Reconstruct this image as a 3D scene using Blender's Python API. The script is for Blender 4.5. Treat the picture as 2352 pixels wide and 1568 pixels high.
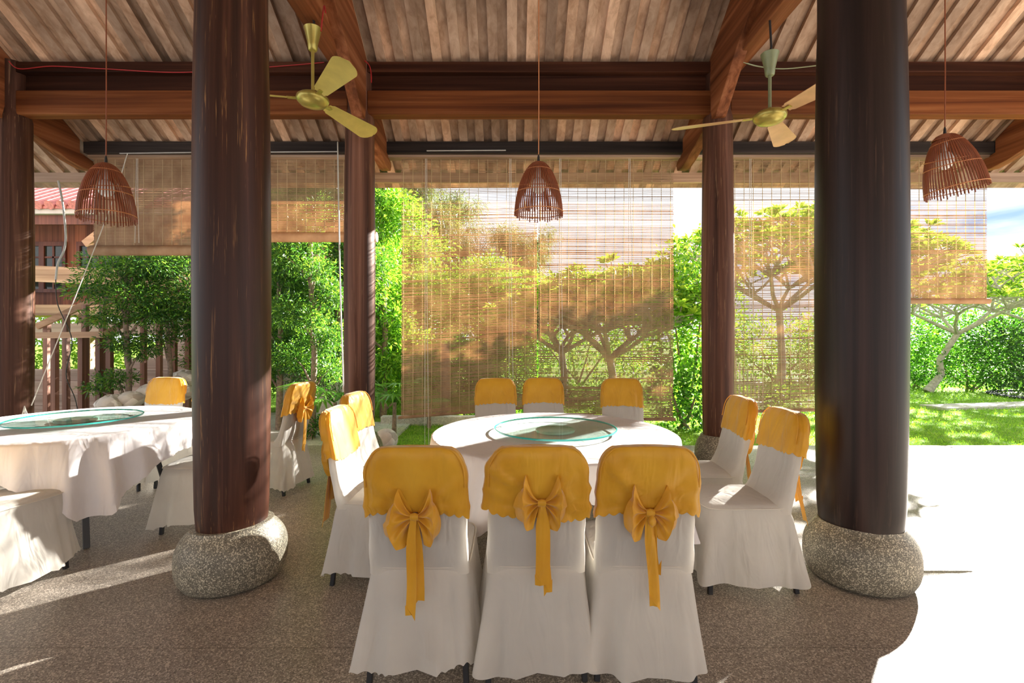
import bpy, math, random
import numpy as np
from mathutils import Vector, Matrix
R = math.radians
C = bpy.context.scene.collection
for o in list(bpy.data.objects): bpy.data.objects.remove(o)
sc = bpy.context.scene
# ------------------------------------------------------------------ camera
F, HY, CH = 1130.0, 765.0, 1.42          # focal length in px of a 2352 px wide frame, horizon row, eye height
cam = bpy.data.cameras.new('camera'); cam.sensor_width = 36; cam.lens = 36*F/2352
cam.shift_y = -(784-HY)/2352; cam.clip_start = .05; cam.clip_end = 400
co = bpy.data.objects.new('camera', cam); C.objects.link(co)
co.location = (0, 0, CH); co.rotation_euler = (R(90), 0, 0); sc.camera = co
# ------------------------------------------------------------------ sky, sun, exposure
SUN_AZ, SUN_EL, SUN_E, SKY_E, EXPO = 45.0, 23.0, 42.0, 1.0, 0.34
w = bpy.data.worlds.new('sky'); sc.world = w; w.use_nodes = True
nt = w.node_tree; nt.nodes.clear()
def wn(t): return nt.nodes.new(t)
out = wn('ShaderNodeOutputWorld'); bg = wn('ShaderNodeBackground'); tc = wn('ShaderNodeTexCoord')
mp = wn('ShaderNodeMapping'); mp.inputs['Scale'].default_value = (1, 1, 4.0)
nz = wn('ShaderNodeTexNoise'); nz.inputs['Scale'].default_value = 2.6; nz.inputs['Detail'].default_value = 7; nz.inputs['Distortion'].default_value = .4
cr = wn('ShaderNodeValToRGB')
cr.color_ramp.elements[0].position = .30; cr.color_ramp.elements[0].color = (.42, .62, 1.0, 1)
cr.color_ramp.elements[1].position = .43; cr.color_ramp.elements[1].color = (1.4, 1.41, 1.45, 1)
bg.inputs['Strength'].default_value = SKY_E
nt.links.new(tc.outputs['Generated'], mp.inputs['Vector']); nt.links.new(mp.outputs[0], nz.inputs['Vector'])
nt.links.new(nz.outputs['Fac'], cr.inputs[0]); nt.links.new(cr.outputs[0], bg.inputs['Color']); nt.links.new(bg.outputs[0], out.inputs[0])
sl = bpy.data.lights.new('sun', 'SUN'); sl.energy = SUN_E; sl.angle = R(.8); sl.color = (1.0, .95, .87)
so = bpy.data.objects.new('sun', sl); C.objects.link(so)
sd = Vector((math.sin(R(SUN_AZ))*math.cos(R(SUN_EL)), math.cos(R(SUN_AZ))*math.cos(R(SUN_EL)), math.sin(R(SUN_EL))))
so.rotation_euler = sd.to_track_quat('Z', 'Y').to_euler(); so.location = sd*30
sc.view_settings.view_transform = 'Standard'; sc.view_settings.look = 'None'
sc.view_settings.exposure = EXPO; sc.view_settings.gamma = 1; sc.view_settings.use_curve_mapping = False
sc.cycles.max_bounces = 8; sc.cycles.diffuse_bounces = 5; sc.cycles.transparent_max_bounces = 12
sc.cycles.sample_clamp_indirect = 8
sc.cycles.use_denoising = True

# ------------------------------------------------------------------ helpers
def P(px, py, d): return Vector(((px-1176)*d/F, d, CH+(HY-py)*d/F))
class MB:
    def __init__(s): s.v = []; s.f = []
    def add(s, vs, fs):
        n = len(s.v); s.v += [tuple(p) for p in vs]; s.f += [tuple(i+n for i in f) for f in fs]; return s
    def box(s, x0, x1, y0, y1, z0, z1):
        return s.add([(x0,y0,z0),(x1,y0,z0),(x1,y1,z0),(x0,y1,z0),(x0,y0,z1),(x1,y0,z1),(x1,y1,z1),(x0,y1,z1)],
                     [(0,3,2,1),(4,5,6,7),(0,1,5,4),(1,2,6,5),(2,3,7,6),(3,0,4,7)])
    def bar(s, a, b, wd, ht, up=(0,0,1)):
        a, b = Vector(a), Vector(b); d = (b-a).normalized(); up = Vector(up)
        if abs(d.dot(up)) > .98: up = Vector((0,1,0))
        sx = d.cross(up).normalized()*wd/2; uz = sx.cross(d).normalized()*ht/2
        vs = [a-sx-uz, a+sx-uz, a+sx+uz, a-sx+uz, b-sx-uz, b+sx-uz, b+sx+uz, b-sx+uz]
        return s.add(vs, [(3,2,1,0),(4,5,6,7),(0,1,5,4),(1,2,6,5),(2,3,7,6),(3,0,4,7)])
    def loft(s, rings, cap0=True, cap1=True, closed=True):
        n = len(rings[0]); vs = [p for r in rings for p in r]; fs = []
        m = n if closed else n-1
        for i in range(len(rings)-1):
            for j in range(m):
                k = (j+1) % n
                fs.append((i*n+j, i*n+k, (i+1)*n+k, (i+1)*n+j))
        if closed and cap0: fs.append(tuple(range(n-1, -1, -1)))
        if closed and cap1: b = (len(rings)-1)*n; fs.append(tuple(range(b, b+n)))
        return s.add(vs, fs)
    def tube(s, pts, r, n=8):
        pts = [Vector(p) for p in pts]; rs = r if isinstance(r, (list, tuple)) else [r]*len(pts)
        rings = []; u = None
        for i, p in enumerate(pts):
            d = (pts[min(i+1, len(pts)-1)]-pts[max(i-1, 0)]).normalized()
            if u is None:
                u = d.cross(Vector((0,0,1)) if abs(d.z) < .9 else Vector((1,0,0))).normalized()
            else: u = (u-d*u.dot(d)).normalized()
            v = d.cross(u)
            rings.append([p+(u*math.cos(2*math.pi*k/n)+v*math.sin(2*math.pi*k/n))*rs[i] for k in range(n)])
        return s.loft(rings)
    def lathe(s, prof, n=32, c=(0,0,0), cap=True):
        rings = [[(c[0]+r*math.cos(2*math.pi*k/n), c[1]+r*math.sin(2*math.pi*k/n), c[2]+z) for k in range(n)] for r, z in prof]
        return s.loft(rings, cap, cap)
    def build(s, name, mat, parent=None, smooth=True, bevel=0, sharp=38):
        me = bpy.data.meshes.new(name); me.from_pydata(s.v, [], s.f); me.update()
        if smooth:
            me.polygons.foreach_set('use_smooth', [True]*len(me.polygons))
            try: me.set_sharp_from_angle(angle=R(sharp))
            except Exception: pass
        return mkobj(name, me, mat, parent, bevel)
def mkobj(name, me, mat, parent=None, bevel=0):
    o = bpy.data.objects.new(name, me); C.objects.link(o)
    if mat: me.materials.append(mat)
    if parent: o.parent = parent
    if bevel:
        b = o.modifiers.new('bevel', 'BEVEL'); b.width = bevel; b.segments = 2; b.limit_method = 'ANGLE'
    return o
def tag(o, label=None, cat=None, group=None, kind=None):
    if label: o['label'] = label
    if cat: o['category'] = cat
    if group: o['group'] = group
    if kind: o['kind'] = kind
    return o
def thing(name, label, cat, loc=(0,0,0), rz=0, group=None, kind=None):
    o = bpy.data.objects.new(name, None); C.objects.link(o); o.location = loc; o.rotation_euler = (0,0,rz)
    o.empty_display_size = .1
    return tag(o, label, cat, group, kind)

# ------------------------------------------------------------------ materials
def mat(name):
    m = bpy.data.materials.new(name); m.use_nodes = True; m.node_tree.nodes.clear(); return m, m.node_tree
def N(t, typ, **kw):
    n = t.nodes.new(typ)
    for k, v in kw.items():
        if k in n.inputs: n.inputs[k].default_value = v
        else: setattr(n, k, v)
    return n
def ramp(t, fac, stops):
    n = t.nodes.new('ShaderNodeValToRGB'); e = n.color_ramp.elements
    while len(e) < len(stops): e.new(.5)
    for i, (p, c) in enumerate(stops): e[i].position = p; e[i].color = (*c, 1)
    t.links.new(fac, n.inputs[0]); return n.outputs[0]
def coords(t, scale, rot=(0,0,0), kind='Object'):
    c = t.nodes.new('ShaderNodeTexCoord'); m = t.nodes.new('ShaderNodeMapping'); m.inputs['Scale'].default_value = scale; m.inputs['Rotation'].default_value = rot
    t.links.new(c.outputs[kind], m.inputs['Vector']); return m.outputs[0]
def pbr(t, col, rough=.5, spec=.5, metal=0, bump=None, bs=.3, bd=.01, **kw):
    b = N(t, 'ShaderNodeBsdfPrincipled'); o = N(t, 'ShaderNodeOutputMaterial')
    if isinstance(col, tuple): b.inputs['Base Color'].default_value = (*col, 1)
    else: t.links.new(col, b.inputs['Base Color'])
    if isinstance(rough, float): b.inputs['Roughness'].default_value = rough
    else: t.links.new(rough, b.inputs['Roughness'])
    b.inputs['Metallic'].default_value = metal; b.inputs['Specular IOR Level'].default_value = spec
    if bump is not None:
        bp = N(t, 'ShaderNodeBump', Strength=bs, Distance=bd); t.links.new(bump, bp.inputs['Height']); t.links.new(bp.outputs[0], b.inputs['Normal'])
    for k, v in kw.items(): b.inputs[k.replace('_', ' ')].default_value = v
    t.links.new(b.outputs[0], o.inputs[0]); return b, o
def mixrgb(t, f, a, b, mode='MIX'):
    n = t.nodes.new('ShaderNodeMix'); n.data_type = 'RGBA'; n.blend_type = mode
    for i, v in ((0, f), (6, a), (7, b)):
        if isinstance(v, (int, float)): n.inputs[i].default_value = v
        elif isinstance(v, tuple): n.inputs[i].default_value = (*v, 1)
        else: t.links.new(v, n.inputs[i])
    return n.outputs[2]
def wood(name, cols, axis='x', rough=.45, scale=1.0, spec=.5, coat=0.0, plank=0.0, pax='x', bump=.15, rand=True, scratch=None):
    m, t = mat(name)
    st = {'x': (.6, 26, 26), 'y': (26, .6, 26), 'z': (26, 26, .6)}[axis]
    v = coords(t, tuple(s*scale for s in st))
    if rand:
        oi = N(t, 'ShaderNodeObjectInfo'); ad = N(t, 'ShaderNodeVectorMath', operation='ADD')
        sc_ = N(t, 'ShaderNodeVectorMath', operation='SCALE'); cx = N(t, 'ShaderNodeCombineXYZ')
        for i in range(3): t.links.new(oi.outputs['Random'], cx.inputs[i])
        t.links.new(cx.outputs[0], sc_.inputs[0]); sc_.inputs['Scale'].default_value = 40
        t.links.new(v, ad.inputs[0]); t.links.new(sc_.outputs[0], ad.inputs[1]); v = ad.outputs[0]
    n1 = N(t, 'ShaderNodeTexNoise', Scale=1.0, Detail=6.0, Roughness=.6, Distortion=.6); t.links.new(v, n1.inputs['Vector'])
    n2 = N(t, 'ShaderNodeTexNoise', Scale=.35, Detail=3.0); t.links.new(coords(t, tuple(s**.5*scale*1.6 for s in st)), n2.inputs['Vector'])
    c = ramp(t, n1.outputs['Fac'], [(.3, cols[0]), (.5, cols[1]), (.72, cols[2])])
    c2 = ramp(t, n2.outputs['Fac'], [(.35, (.55,.52,.5)), (.65, (1.25,1.22,1.2))])
    c = mixrgb(t, 1.0, c, c2, 'MULTIPLY')
    if plank:
        g = coords(t, (1,1,1)); sx = N(t, 'ShaderNodeSeparateXYZ'); t.links.new(g, sx.inputs[0])
        mt = N(t, 'ShaderNodeMath', operation='DIVIDE'); t.links.new(sx.outputs['xyz'.index(pax)], mt.inputs[0]); mt.inputs[1].default_value = plank
        ad2 = N(t, 'ShaderNodeMath', operation='ADD'); t.links.new(mt.outputs[0], ad2.inputs[0]); ad2.inputs[1].default_value = .5 if plank < .1 else 0
        fl = N(t, 'ShaderNodeMath', operation='FLOOR'); t.links.new(ad2.outputs[0], fl.inputs[0])
        wh = N(t, 'ShaderNodeTexWhiteNoise', noise_dimensions='1D'); t.links.new(fl.outputs[0], wh.inputs['W'])
        pc = ramp(t, wh.outputs['Value'], [(0, (.60,.56,.54)), (.5, (.95,.92,.9)), (1, (1.3,1.18,1.08))])
        c = mixrgb(t, 1.0, c, pc, 'MULTIPLY')
    if scratch:
        n3 = N(t, 'ShaderNodeTexNoise', Scale=1.0, Detail=4.0, Roughness=.7, Distortion=.3); t.links.new(coords(t, (60, 60, 1.6)), n3.inputs['Vector'])
        n4 = N(t, 'ShaderNodeTexNoise', Scale=2.2, Detail=2.0); t.links.new(coords(t, (1.5, 1.5, .8)), n4.inputs['Vector'])
        m1 = ramp(t, n3.outputs['Fac'], [(.60, (0,0,0)), (.66, (1,1,1))]); m2 = ramp(t, n4.outputs['Fac'], [(.42, (0,0,0)), (.60, (.6,.6,.6))])
        c = mixrgb(t, mixrgb(t, 1.0, m1, m2, 'MULTIPLY'), c, scratch)
    b, o = pbr(t, c, rough, spec, bump=n1.outputs['Fac'], bs=bump, bd=.004)
    if coat: b.inputs['Coat Weight'].default_value = coat; b.inputs['Coat Roughness'].default_value = .22
    return m
def cloth(name, col, trans=.35, rough=.8, sheen=.2, bsc=260, col2=None):
    m, t = mat(name)
    n1 = N(t, 'ShaderNodeTexNoise', Scale=5.0, Detail=3.0); t.links.new(coords(t, (1,1,1)), n1.inputs['Vector'])
    c = ramp(t, n1.outputs['Fac'], [(.35, col2 or tuple(x*.94 for x in col)), (.65, col)])
    n2 = N(t, 'ShaderNodeTexNoise', Scale=11.0, Detail=2.5, Distortion=.8); t.links.new(coords(t, (1,1,.28)), n2.inputs['Vector'])
    b, o = pbr(t, c, rough, .3, bump=n2.outputs['Fac'], bs=.6, bd=.03)
    b.inputs['Sheen Weight'].default_value = sheen
    tr = N(t, 'ShaderNodeBsdfTranslucent'); t.links.new(c, tr.inputs['Color'])
    mx = N(t, 'ShaderNodeMixShader'); mx.inputs[0].default_value = trans
    t.links.new(b.outputs[0], mx.inputs[1]); t.links.new(tr.outputs[0], mx.inputs[2]); t.links.new(mx.outputs[0], o.inputs[0])
    return m
def leafmat(name, dark, mid, light, trans=.45, rough=.4):
    m, t = mat(name)
    g = N(t, 'ShaderNodeNewGeometry')
    c = ramp(t, g.outputs['Random Per Island'], [(0, dark), (.5, mid), (1, light)])
    b, o = pbr(t, c, rough, .35)
    tr = N(t, 'ShaderNodeBsdfTranslucent'); c2 = mixrgb(t, 1.0, c, (1.5, 1.5, .55), 'MULTIPLY'); t.links.new(c2, tr.inputs['Color'])
    mx = N(t, 'ShaderNodeMixShader'); mx.inputs[0].default_value = trans
    t.links.new(b.outputs[0], mx.inputs[1]); t.links.new(tr.outputs[0], mx.inputs[2]); t.links.new(mx.outputs[0], o.inputs[0])
    return m
def plain(name, col, rough=.5, metal=0.0, spec=.5, noise=0.12, ns=8.0, **kw):
    m, t = mat(name)
    n1 = N(t, 'ShaderNodeTexNoise', Scale=ns, Detail=5.0); t.links.new(coords(t, (1,1,1)), n1.inputs['Vector'])
    c = ramp(t, n1.outputs['Fac'], [(.3, tuple(x*(1-noise) for x in col)), (.7, tuple(x*(1+noise) for x in col))])
    pbr(t, c, rough, spec, metal, bump=n1.outputs['Fac'], bs=.05, **kw); return m
def terrazzo(name, base, grit, dark, scale=170, rough=.45, blot=.8, joints=False):
    m, t = mat(name)
    v = coords(t, (1,1,1))
    vo = N(t, 'ShaderNodeTexVoronoi', Scale=float(scale)); t.links.new(v, vo.inputs['Vector'])
    sx = N(t, 'ShaderNodeSeparateColor'); t.links.new(vo.outputs['Color'], sx.inputs[0])
    c = ramp(t, sx.outputs[0], [(.0, dark), (.35, base), (.72, base), (.84, grit)])
    n1 = N(t, 'ShaderNodeTexNoise', Scale=float(blot), Detail=6.0, Roughness=.65); t.links.new(v, n1.inputs['Vector'])
    c2 = ramp(t, n1.outputs['Fac'], [(.3, (.68,.68,.68)), (.7, (1.2,1.17,1.12))])
    c = mixrgb(t, 1.0, c, c2, 'MULTIPLY')
    if joints:
        br = N(t, 'ShaderNodeTexBrick', offset=0.0, squash=1.0); br.inputs['Scale'].default_value = 1
        br.inputs['Brick Width'].default_value = 3.68; br.inputs['Row Height'].default_value = 2.2; br.inputs['Mortar Size'].default_value = .003
        br.inputs['Color1'].default_value = (1,1,1,1); br.inputs['Color2'].default_value = (1,1,1,1); br.inputs['Mortar'].default_value = (.65,.63,.6,1)
        nn = N(t, 'ShaderNodeTexNoise', Scale=3.0); t.links.new(v, nn.inputs['Vector'])
        mxv = mixrgb(t, .012, v, nn.outputs['Color']); t.links.new(mxv, br.inputs['Vector'])
        c = mixrgb(t, 1.0, c, br.outputs['Color'], 'MULTIPLY')
    pbr(t, c, rough, .4, bump=vo.outputs['Distance'], bs=.25, bd=.002); return m

M = {}
M['column'] = wood('dark_varnished_wood', ((.007,.0035,.0035),(.015,.008,.007),(.040,.020,.016)), 'z', .42, .35, .25, .03, scratch=(.075,.038,.024))
M['column_mid'] = wood('worn_brown_wood', ((.022,.008,.005),(.085,.036,.022),(.24,.12,.08)), 'z', .5, .4, .2, .0, scratch=(.38,.22,.12))
M['column_red'] = wood('red_varnished_wood', ((.012,.0035,.002),(.045,.015,.008),(.13,.05,.028)), 'z', .45, .4, .25, .04, scratch=(.40,.20,.07))
M['beam'] = wood('red_brown_beam', ((.09,.022,.005),(.19,.058,.014),(.32,.125,.042)), 'x', .6, .5, .2, .0)
M['beam_y'] = wood('orange_brown_beam', ((.11,.032,.011),(.25,.083,.030),(.40,.165,.075)), 'y', .6, .5, .2, .0)
M['beam_dark'] = wood('dark_brown_beam', ((.02,.006,.003),(.055,.018,.009),(.12,.045,.022)), 'x', .65, .5, .15)
M['purlin'] = wood('grey_black_purlin', ((.02,.017,.016),(.045,.036,.032),(.09,.07,.062)), 'x', .6, .5, .2)
M['board'] = wood('pale_timber_board', ((.30,.19,.12),(.45,.31,.21),(.60,.44,.31)), 'x', .6, .8)
M['ceiling'] = wood('ceiling_planks', ((.40,.27,.18),(.56,.41,.30),(.70,.55,.42)), 'y', .6, .55, .3, 0, .095, 'x', .2, False)
M['floor'] = terrazzo('washed_aggregate', (.31,.275,.235), (.60,.54,.47), (.14,.12,.105), 190, .42, .8, True)
M['stone'] = terrazzo('speckled_stone', (.20,.185,.145), (.58,.54,.42), (.09,.085,.065), 210, .5, 5)
M['concrete'] = terrazzo('pale_concrete', (.52,.50,.46), (.62,.60,.56), (.42,.40,.37), 60, .7, 2)
M['rock'] = terrazzo('white_rock', (.62,.58,.52), (.78,.75,.70), (.38,.33,.28), 12, .8, 3)
M['white'] = cloth('white_slipcover', (.86,.825,.755), .45)
M['table_white'] = cloth('white_tablecloth', (.88,.85,.86), .25)
M['yellow'] = cloth('golden_satin', (.82,.46,.035), .28, .38, .4, col2=(.72,.37,.02))
M['blind'] = cloth('split_bamboo', (.60,.42,.26), .34, .6, 0, col2=(.43,.27,.16))
M['thread'] = cloth('pale_twine', (.85,.72,.48), .5, .8, 0)
M['rope'] = plain('white_cord', (.75,.73,.66), .7)
M['black'] = plain('black_painted_steel', (.02,.02,.022), .4)
M['dark_cushion'] = plain('dark_chair_pad', (.03,.03,.05), .8)
M['rattan'] = plain('brown_rattan', (.26,.075,.032), .42)
M['rattan_light'] = plain('orange_rattan', (.55,.22,.09), .42)
M['bulb'] = plain('white_bulb_glass', (.85,.87,.88), .2)
M['fan_gold'] = plain('champagne_gold_paint', (.44,.36,.09), .30, .55, .5)
M['fan_blade'] = plain('gold_painted_blade', (.60,.49,.13), .42, .2)
M['fan_blade_tan'] = plain('tan_painted_blade', (.62,.38,.20), .42, .1)
M['fan_green'] = plain('dull_green_paint', (.24,.27,.15), .4, .2)
M['red_wire'] = plain('red_wire', (.40,.02,.02), .5)
M['wire'] = plain('black_wire', (.02,.02,.02), .5)
M['conduit'] = plain('grey_conduit', (.5,.5,.48), .4)
M['house_wood'] = wood('house_timber', ((.13,.045,.022),(.26,.095,.045),(.40,.17,.09)), 'z', .6, .5, .4, 0, .14, 'x')
M['house_trim'] = wood('house_trim', ((.30,.17,.09),(.46,.29,.17),(.60,.42,.27)), 'x', .6, .5)
M['house_dark'] = wood('dark_window_wood', ((.07,.02,.012),(.14,.045,.025),(.22,.08,.045)), 'z', .5, .5)
M['stair'] = wood('stair_timber', ((.28,.19,.14),(.42,.31,.24),(.55,.44,.36)), 'x', .6, .5)
M['rail'] = wood('rail_timber', ((.16,.07,.045),(.27,.13,.085),(.40,.22,.15)), 'z', .6, .5)
M['roof_tile'] = plain('red_roof_tile', (.50,.20,.19), .7, ns=20.0, noise=.3)
M['bark'] = plain('grey_brown_bark', (.24,.18,.14), .9, ns=25.0, noise=.4)
M['bark_pale'] = plain('pale_bark', (.38,.34,.30), .9, ns=18.0, noise=.3)
M['leaf_pod'] = leafmat('fine_green_leaf', (.02,.07,.022), (.055,.16,.035), (.20,.36,.06))
M['leaf_bright'] = leafmat('bright_leaf', (.05,.16,.02), (.14,.34,.04), (.36,.55,.08), .5)
M['leaf_plum'] = leafmat('frangipani_leaf', (.07,.17,.02), (.20,.36,.05), (.42,.52,.10), .5, .35)
M['leaf_cas'] = leafmat('needle_foliage', (.05,.08,.035), (.10,.13,.055), (.18,.20,.09), .4)
M['leaf_hedge'] = leafmat('hedge_leaf', (.02,.08,.015), (.06,.20,.025), (.15,.38,.04), .35)
M['leaf_dark'] = leafmat('dark_shrub_leaf', (.012,.04,.012), (.03,.09,.02), (.08,.17,.04), .3)
M['leaf_palm'] = leafmat('palm_leaf', (.03,.12,.02), (.07,.22,.03), (.16,.35,.05), .4, .3)
M['grass'] = leafmat('grass_blade', (.10,.24,.025), (.20,.42,.04), (.42,.60,.10), .45)
def lawnmat():
    m, t = mat('lawn_soil'); v = coords(t, (1,1,1))
    n1 = N(t, 'ShaderNodeTexNoise', Scale=3.0, Detail=8.0, Roughness=.7); t.links.new(v, n1.inputs['Vector'])
    n2 = N(t, 'ShaderNodeTexNoise', Scale=60.0, Detail=4.0); t.links.new(v, n2.inputs['Vector'])
    c = ramp(t, n1.outputs['Fac'], [(.28, (.16,.20,.05)), (.45, (.16,.32,.035)), (.7, (.30,.44,.07))])
    c2 = ramp(t, n2.outputs['Fac'], [(.35, (.6,.6,.6)), (.65, (1.3,1.3,1.2))])
    pbr(t, mixrgb(t, 1.0, c, c2, 'MULTIPLY'), .9, .1, bump=n2.outputs['Fac'], bs=.8, bd=.03); return m
M['lawn'] = lawnmat()
def glassmat(name, tint, ior=1.5):
    m, t = mat(name); o = N(t, 'ShaderNodeOutputMaterial'); tr = N(t, 'ShaderNodeBsdfTransparent'); tr.inputs[0].default_value = (*tint, 1)
    gl = N(t, 'ShaderNodeBsdfGlossy', Roughness=.02); fr = N(t, 'ShaderNodeFresnel', IOR=ior); mx = N(t, 'ShaderNodeMixShader')
    ge = N(t, 'ShaderNodeNewGeometry'); su = N(t, 'ShaderNodeMath', operation='SUBTRACT', use_clamp=True); t.links.new(fr.outputs[0], su.inputs[0]); t.links.new(ge.outputs['Backfacing'], su.inputs[1])
    t.links.new(su.outputs[0], mx.inputs[0]); t.links.new(tr.outputs[0], mx.inputs[1]); t.links.new(gl.outputs[0], mx.inputs[2]); t.links.new(mx.outputs[0], o.inputs[0]); return m
M['glass'] = glassmat('clear_greenish_glass', (.90,.98,.95))
M['glass_rim'] = plain('teal_glass_edge', (.05,.50,.46), .1, 0.0, .6)
M['glass_base'] = plain('frosted_green_base', (.45,.72,.62), .25)
M['pane'] = plain('dark_window_pane', (.02,.03,.025), .08, 0.0, .6)

# ------------------------------------------------------------------ setting: floor, lawn, roof
FE = 6.24
tag(MB().box(-11, 11, -8, FE, -.25, 0).build('floor', M['floor'], smooth=False, bevel=.01), kind='structure')
tag(MB().box(-60, 60, FE-.3, 90, -.5, -.055).build('ground', M['lawn'], smooth=False), kind='structure')
RZ = lambda d: 7.35-.63*d                 # underside of the roof over depth d
EAVE = 6.22
b = MB(); y0, y1 = -.6, EAVE
for i in range(-58, 59):
    x = i*.19
    b.add([(x-.0475, y0, RZ(y0)), (x+.0475, y0, RZ(y0)), (x+.0475, y1, RZ(y1)), (x-.0475, y1, RZ(y1)),
           (x-.0475, y0, RZ(y0)+.05), (x+.0475, y0, RZ(y0)+.05), (x+.0475, y1, RZ(y1)+.05), (x-.0475, y1, RZ(y1)+.05)],
          [(0,3,2,1),(4,5,6,7),(0,1,5,4),(1,2,6,5),(2,3,7,6),(3,0,4,7)])
b.add([(-11, y0, RZ(y0)+.055), (11, y0, RZ(y0)+.055), (11, y1+.25, RZ(y1+.25)+.055), (-11, y1+.25, RZ(y1+.25)+.055),
       (-11, y0, RZ(y0)+.14), (11, y0, RZ(y0)+.14), (11, y1+.25, RZ(y1+.25)+.14), (-11, y1+.25, RZ(y1+.25)+.14)],
      [(0,3,2,1),(4,5,6,7),(0,1,5,4),(1,2,6,5),(2,3,7,6),(3,0,4,7)])
yb = -7.4; zb_ = RZ(y0)-.63*(y0-yb)  # unseen rear roof slope, added to cut skylight from behind the camera
b.add([(-11, yb, zb_), (11, yb, zb_), (11, y0, RZ(y0)), (-11, y0, RZ(y0)), (-11, yb, zb_+.14), (11, yb, zb_+.14), (11, y0, RZ(y0)+.14), (-11, y0, RZ(y0)+.14)],
      [(0,3,2,1),(4,5,6,7),(0,1,5,4),(1,2,6,5),(2,3,7,6),(3,0,4,7)])
tag(b.build('ceiling', M['ceiling'], smooth=False), kind='structure')
tag(MB().box(-11, 11, 6.20, 6.24, 3.32, 3.445).build('trim_1', M['board'], smooth=False, bevel=.004), kind='structure')

# ------------------------------------------------------------------ columns on stones
def stone(x, y, r, h, label, seed=0, rt=None):
    rnd = random.Random(seed); prof = []
    n = 22
    for i in range(n+1):
        t = i/n; z = h*t
        s = (t-.44)/.58
        rr = r*(1-abs(s)**2.7*.34) if abs(s) < 1 else r*.66
        if i == 0: rr = r*.70
        if i == n: rr = r*.74
        prof.append((rr, z))
    a1, a2 = rnd.uniform(0, 6), rnd.uniform(0, 6)
    b = MB(); rings = []
    for (rr, z) in prof:
        rings.append([(x+rr*(1+.02*math.sin(2*t+a1)+.012*math.sin(3*t+a2+z*5))*math.cos(t), y+rr*(1+.02*math.sin(2*t+a1))*math.sin(t),
                       z-(.012 if z > 0 else 0)*math.sin(t+a2)*(z/h)) for t in [2*math.pi*k/48 for k in range(48)]])
    b.loft(rings); o = b.build('column_stone', M['stone'], sharp=60)
    tag(o, label, 'stone base', 'stone bases under the columns', 'thing')
def column(x, y, r, zb, ztop, m, label, notch=0, seed=1):
    prof = []; n = 40; rnd = random.Random(seed); a = rnd.uniform(0, 6)
    rings = []
    for i in range(n+1):
        t = i/n; z = zb-.012+(ztop-zb)*t
        k = .925+.075*math.sin(math.pi*min(1, max(0, (z-zb)/2.9)))**.7 if z < zb+2.9 else .925
        if i == 0: k *= .97
        if notch and z > notch: k *= .86
        rings.append([(x+r*k*(1+.008*math.sin(3*q+a+z))*math.cos(q), y+r*k*(1+.008*math.sin(3*q+a+z))*math.sin(q), z) for q in [2*math.pi*j/56 for j in range(56)]])
    b = MB(); b.loft(rings); o = b.build('wooden_column', m, sharp=60)
    tag(o, label, 'column', 'round timber columns', 'thing'); return o
D1, D2 = 2.86, 5.05
CX = [-5.117, -1.563, 2.112, 5.79]
column(-1.625, D1, .203, .31, RZ(D1)+.02, M['column_red'], 'thick reddish-brown round column near the camera, beside the white table of the smaller group', seed=2)
column(2.022, D1, .229, .31, RZ(D1)+.02, M['column'], 'thickest, almost black round column standing at the edge of the sunlit paving', seed=3)
stone(-1.625, D1, .287, .325, 'speckled rounded stone under the thick reddish-brown column, mossy at its foot', 1)
stone(2.022, D1, .2865, .325, 'speckled rounded stone under the thickest, almost black column', 4)
labs = ['slim worn column at the frame edge before the timber house, patched with sunlight',
        'slim red-brown column with sunlight stripes, between raised and long lowered blinds',
        'slim red-brown column behind the two white chairs with side-on backs',
        'slim column beyond the raised blind over the lawn, mostly outside the frame']
slabs = ['rounded stone under the slim worn column before the timber house',
         'small rounded stone peeking out behind the sunlit white chairs',
         'grey rounded stone under the slim column behind the two side-on white chairs',
         'rounded stone under the slim column beyond the lawn-side raised blind']
for i, x in enumerate(CX):
    r = .157 if i else .16
    column(x, D2, r, .36, RZ(D2)+.02, M['column_mid'], labs[i], notch=3.65, seed=10+i)
    stone(x, D2, .232, .375, slabs[i], 20+i)

# ------------------------------------------------------------------ beams
bays = ['raised blinds and timber house', 'long lowered blinds', 'lawn and frangipani tree']
for i in range(3):
    xa, xb = CX[i], CX[i+1]
    tag(MB().box(xa+.10, xb-.10, 4.97, 5.10, 3.632, 3.874).build('tie_beam', M['beam'], smooth=False, bevel=.008),
        'thick orange-brown tie beam spanning the bay before the '+bays[i], 'beam', 'lower tie beams', 'thing')
    tag(MB().box(xa+.10, xb-.10, 5.05, 5.085, 3.86, 4.07).build('infill_board', M['beam_dark'], smooth=False),
        'dark recessed board between the upper and lower beams before the '+bays[i], 'board', 'recessed boards', 'thing')
    tag(MB().box(xa+.10, xb-.10, 4.97, 5.09, 4.06, 4.165).build('top_plate', M['beam_dark'], smooth=False, bevel=.006),
        'narrow dark brown upper beam directly under the planks before the '+bays[i], 'beam', 'upper wall plates', 'thing')
    e = .06
    tag(MB().box(xa+e, xb-e, 5.80, 5.90, 3.545, 3.68).build('purlin', M['purlin'], smooth=False, bevel=.006),
        'grey-black purlin carrying the roof planks above the '+bays[i], 'beam', 'dark purlins', 'thing')
    tag(MB().box(xa+e, xb-e, 5.86, 5.98, 3.515, 3.545).build('batten', M['board'], smooth=False),
        'pale flat batten under the dark purlin above the '+bays[i], 'batten', 'pale battens', 'thing')
blabs = ['at the slim worn column before the house', 'at the slim column between raised and lowered blinds', 'at the slim column behind the side-on chairs', 'at the far column over the lawn']
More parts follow.
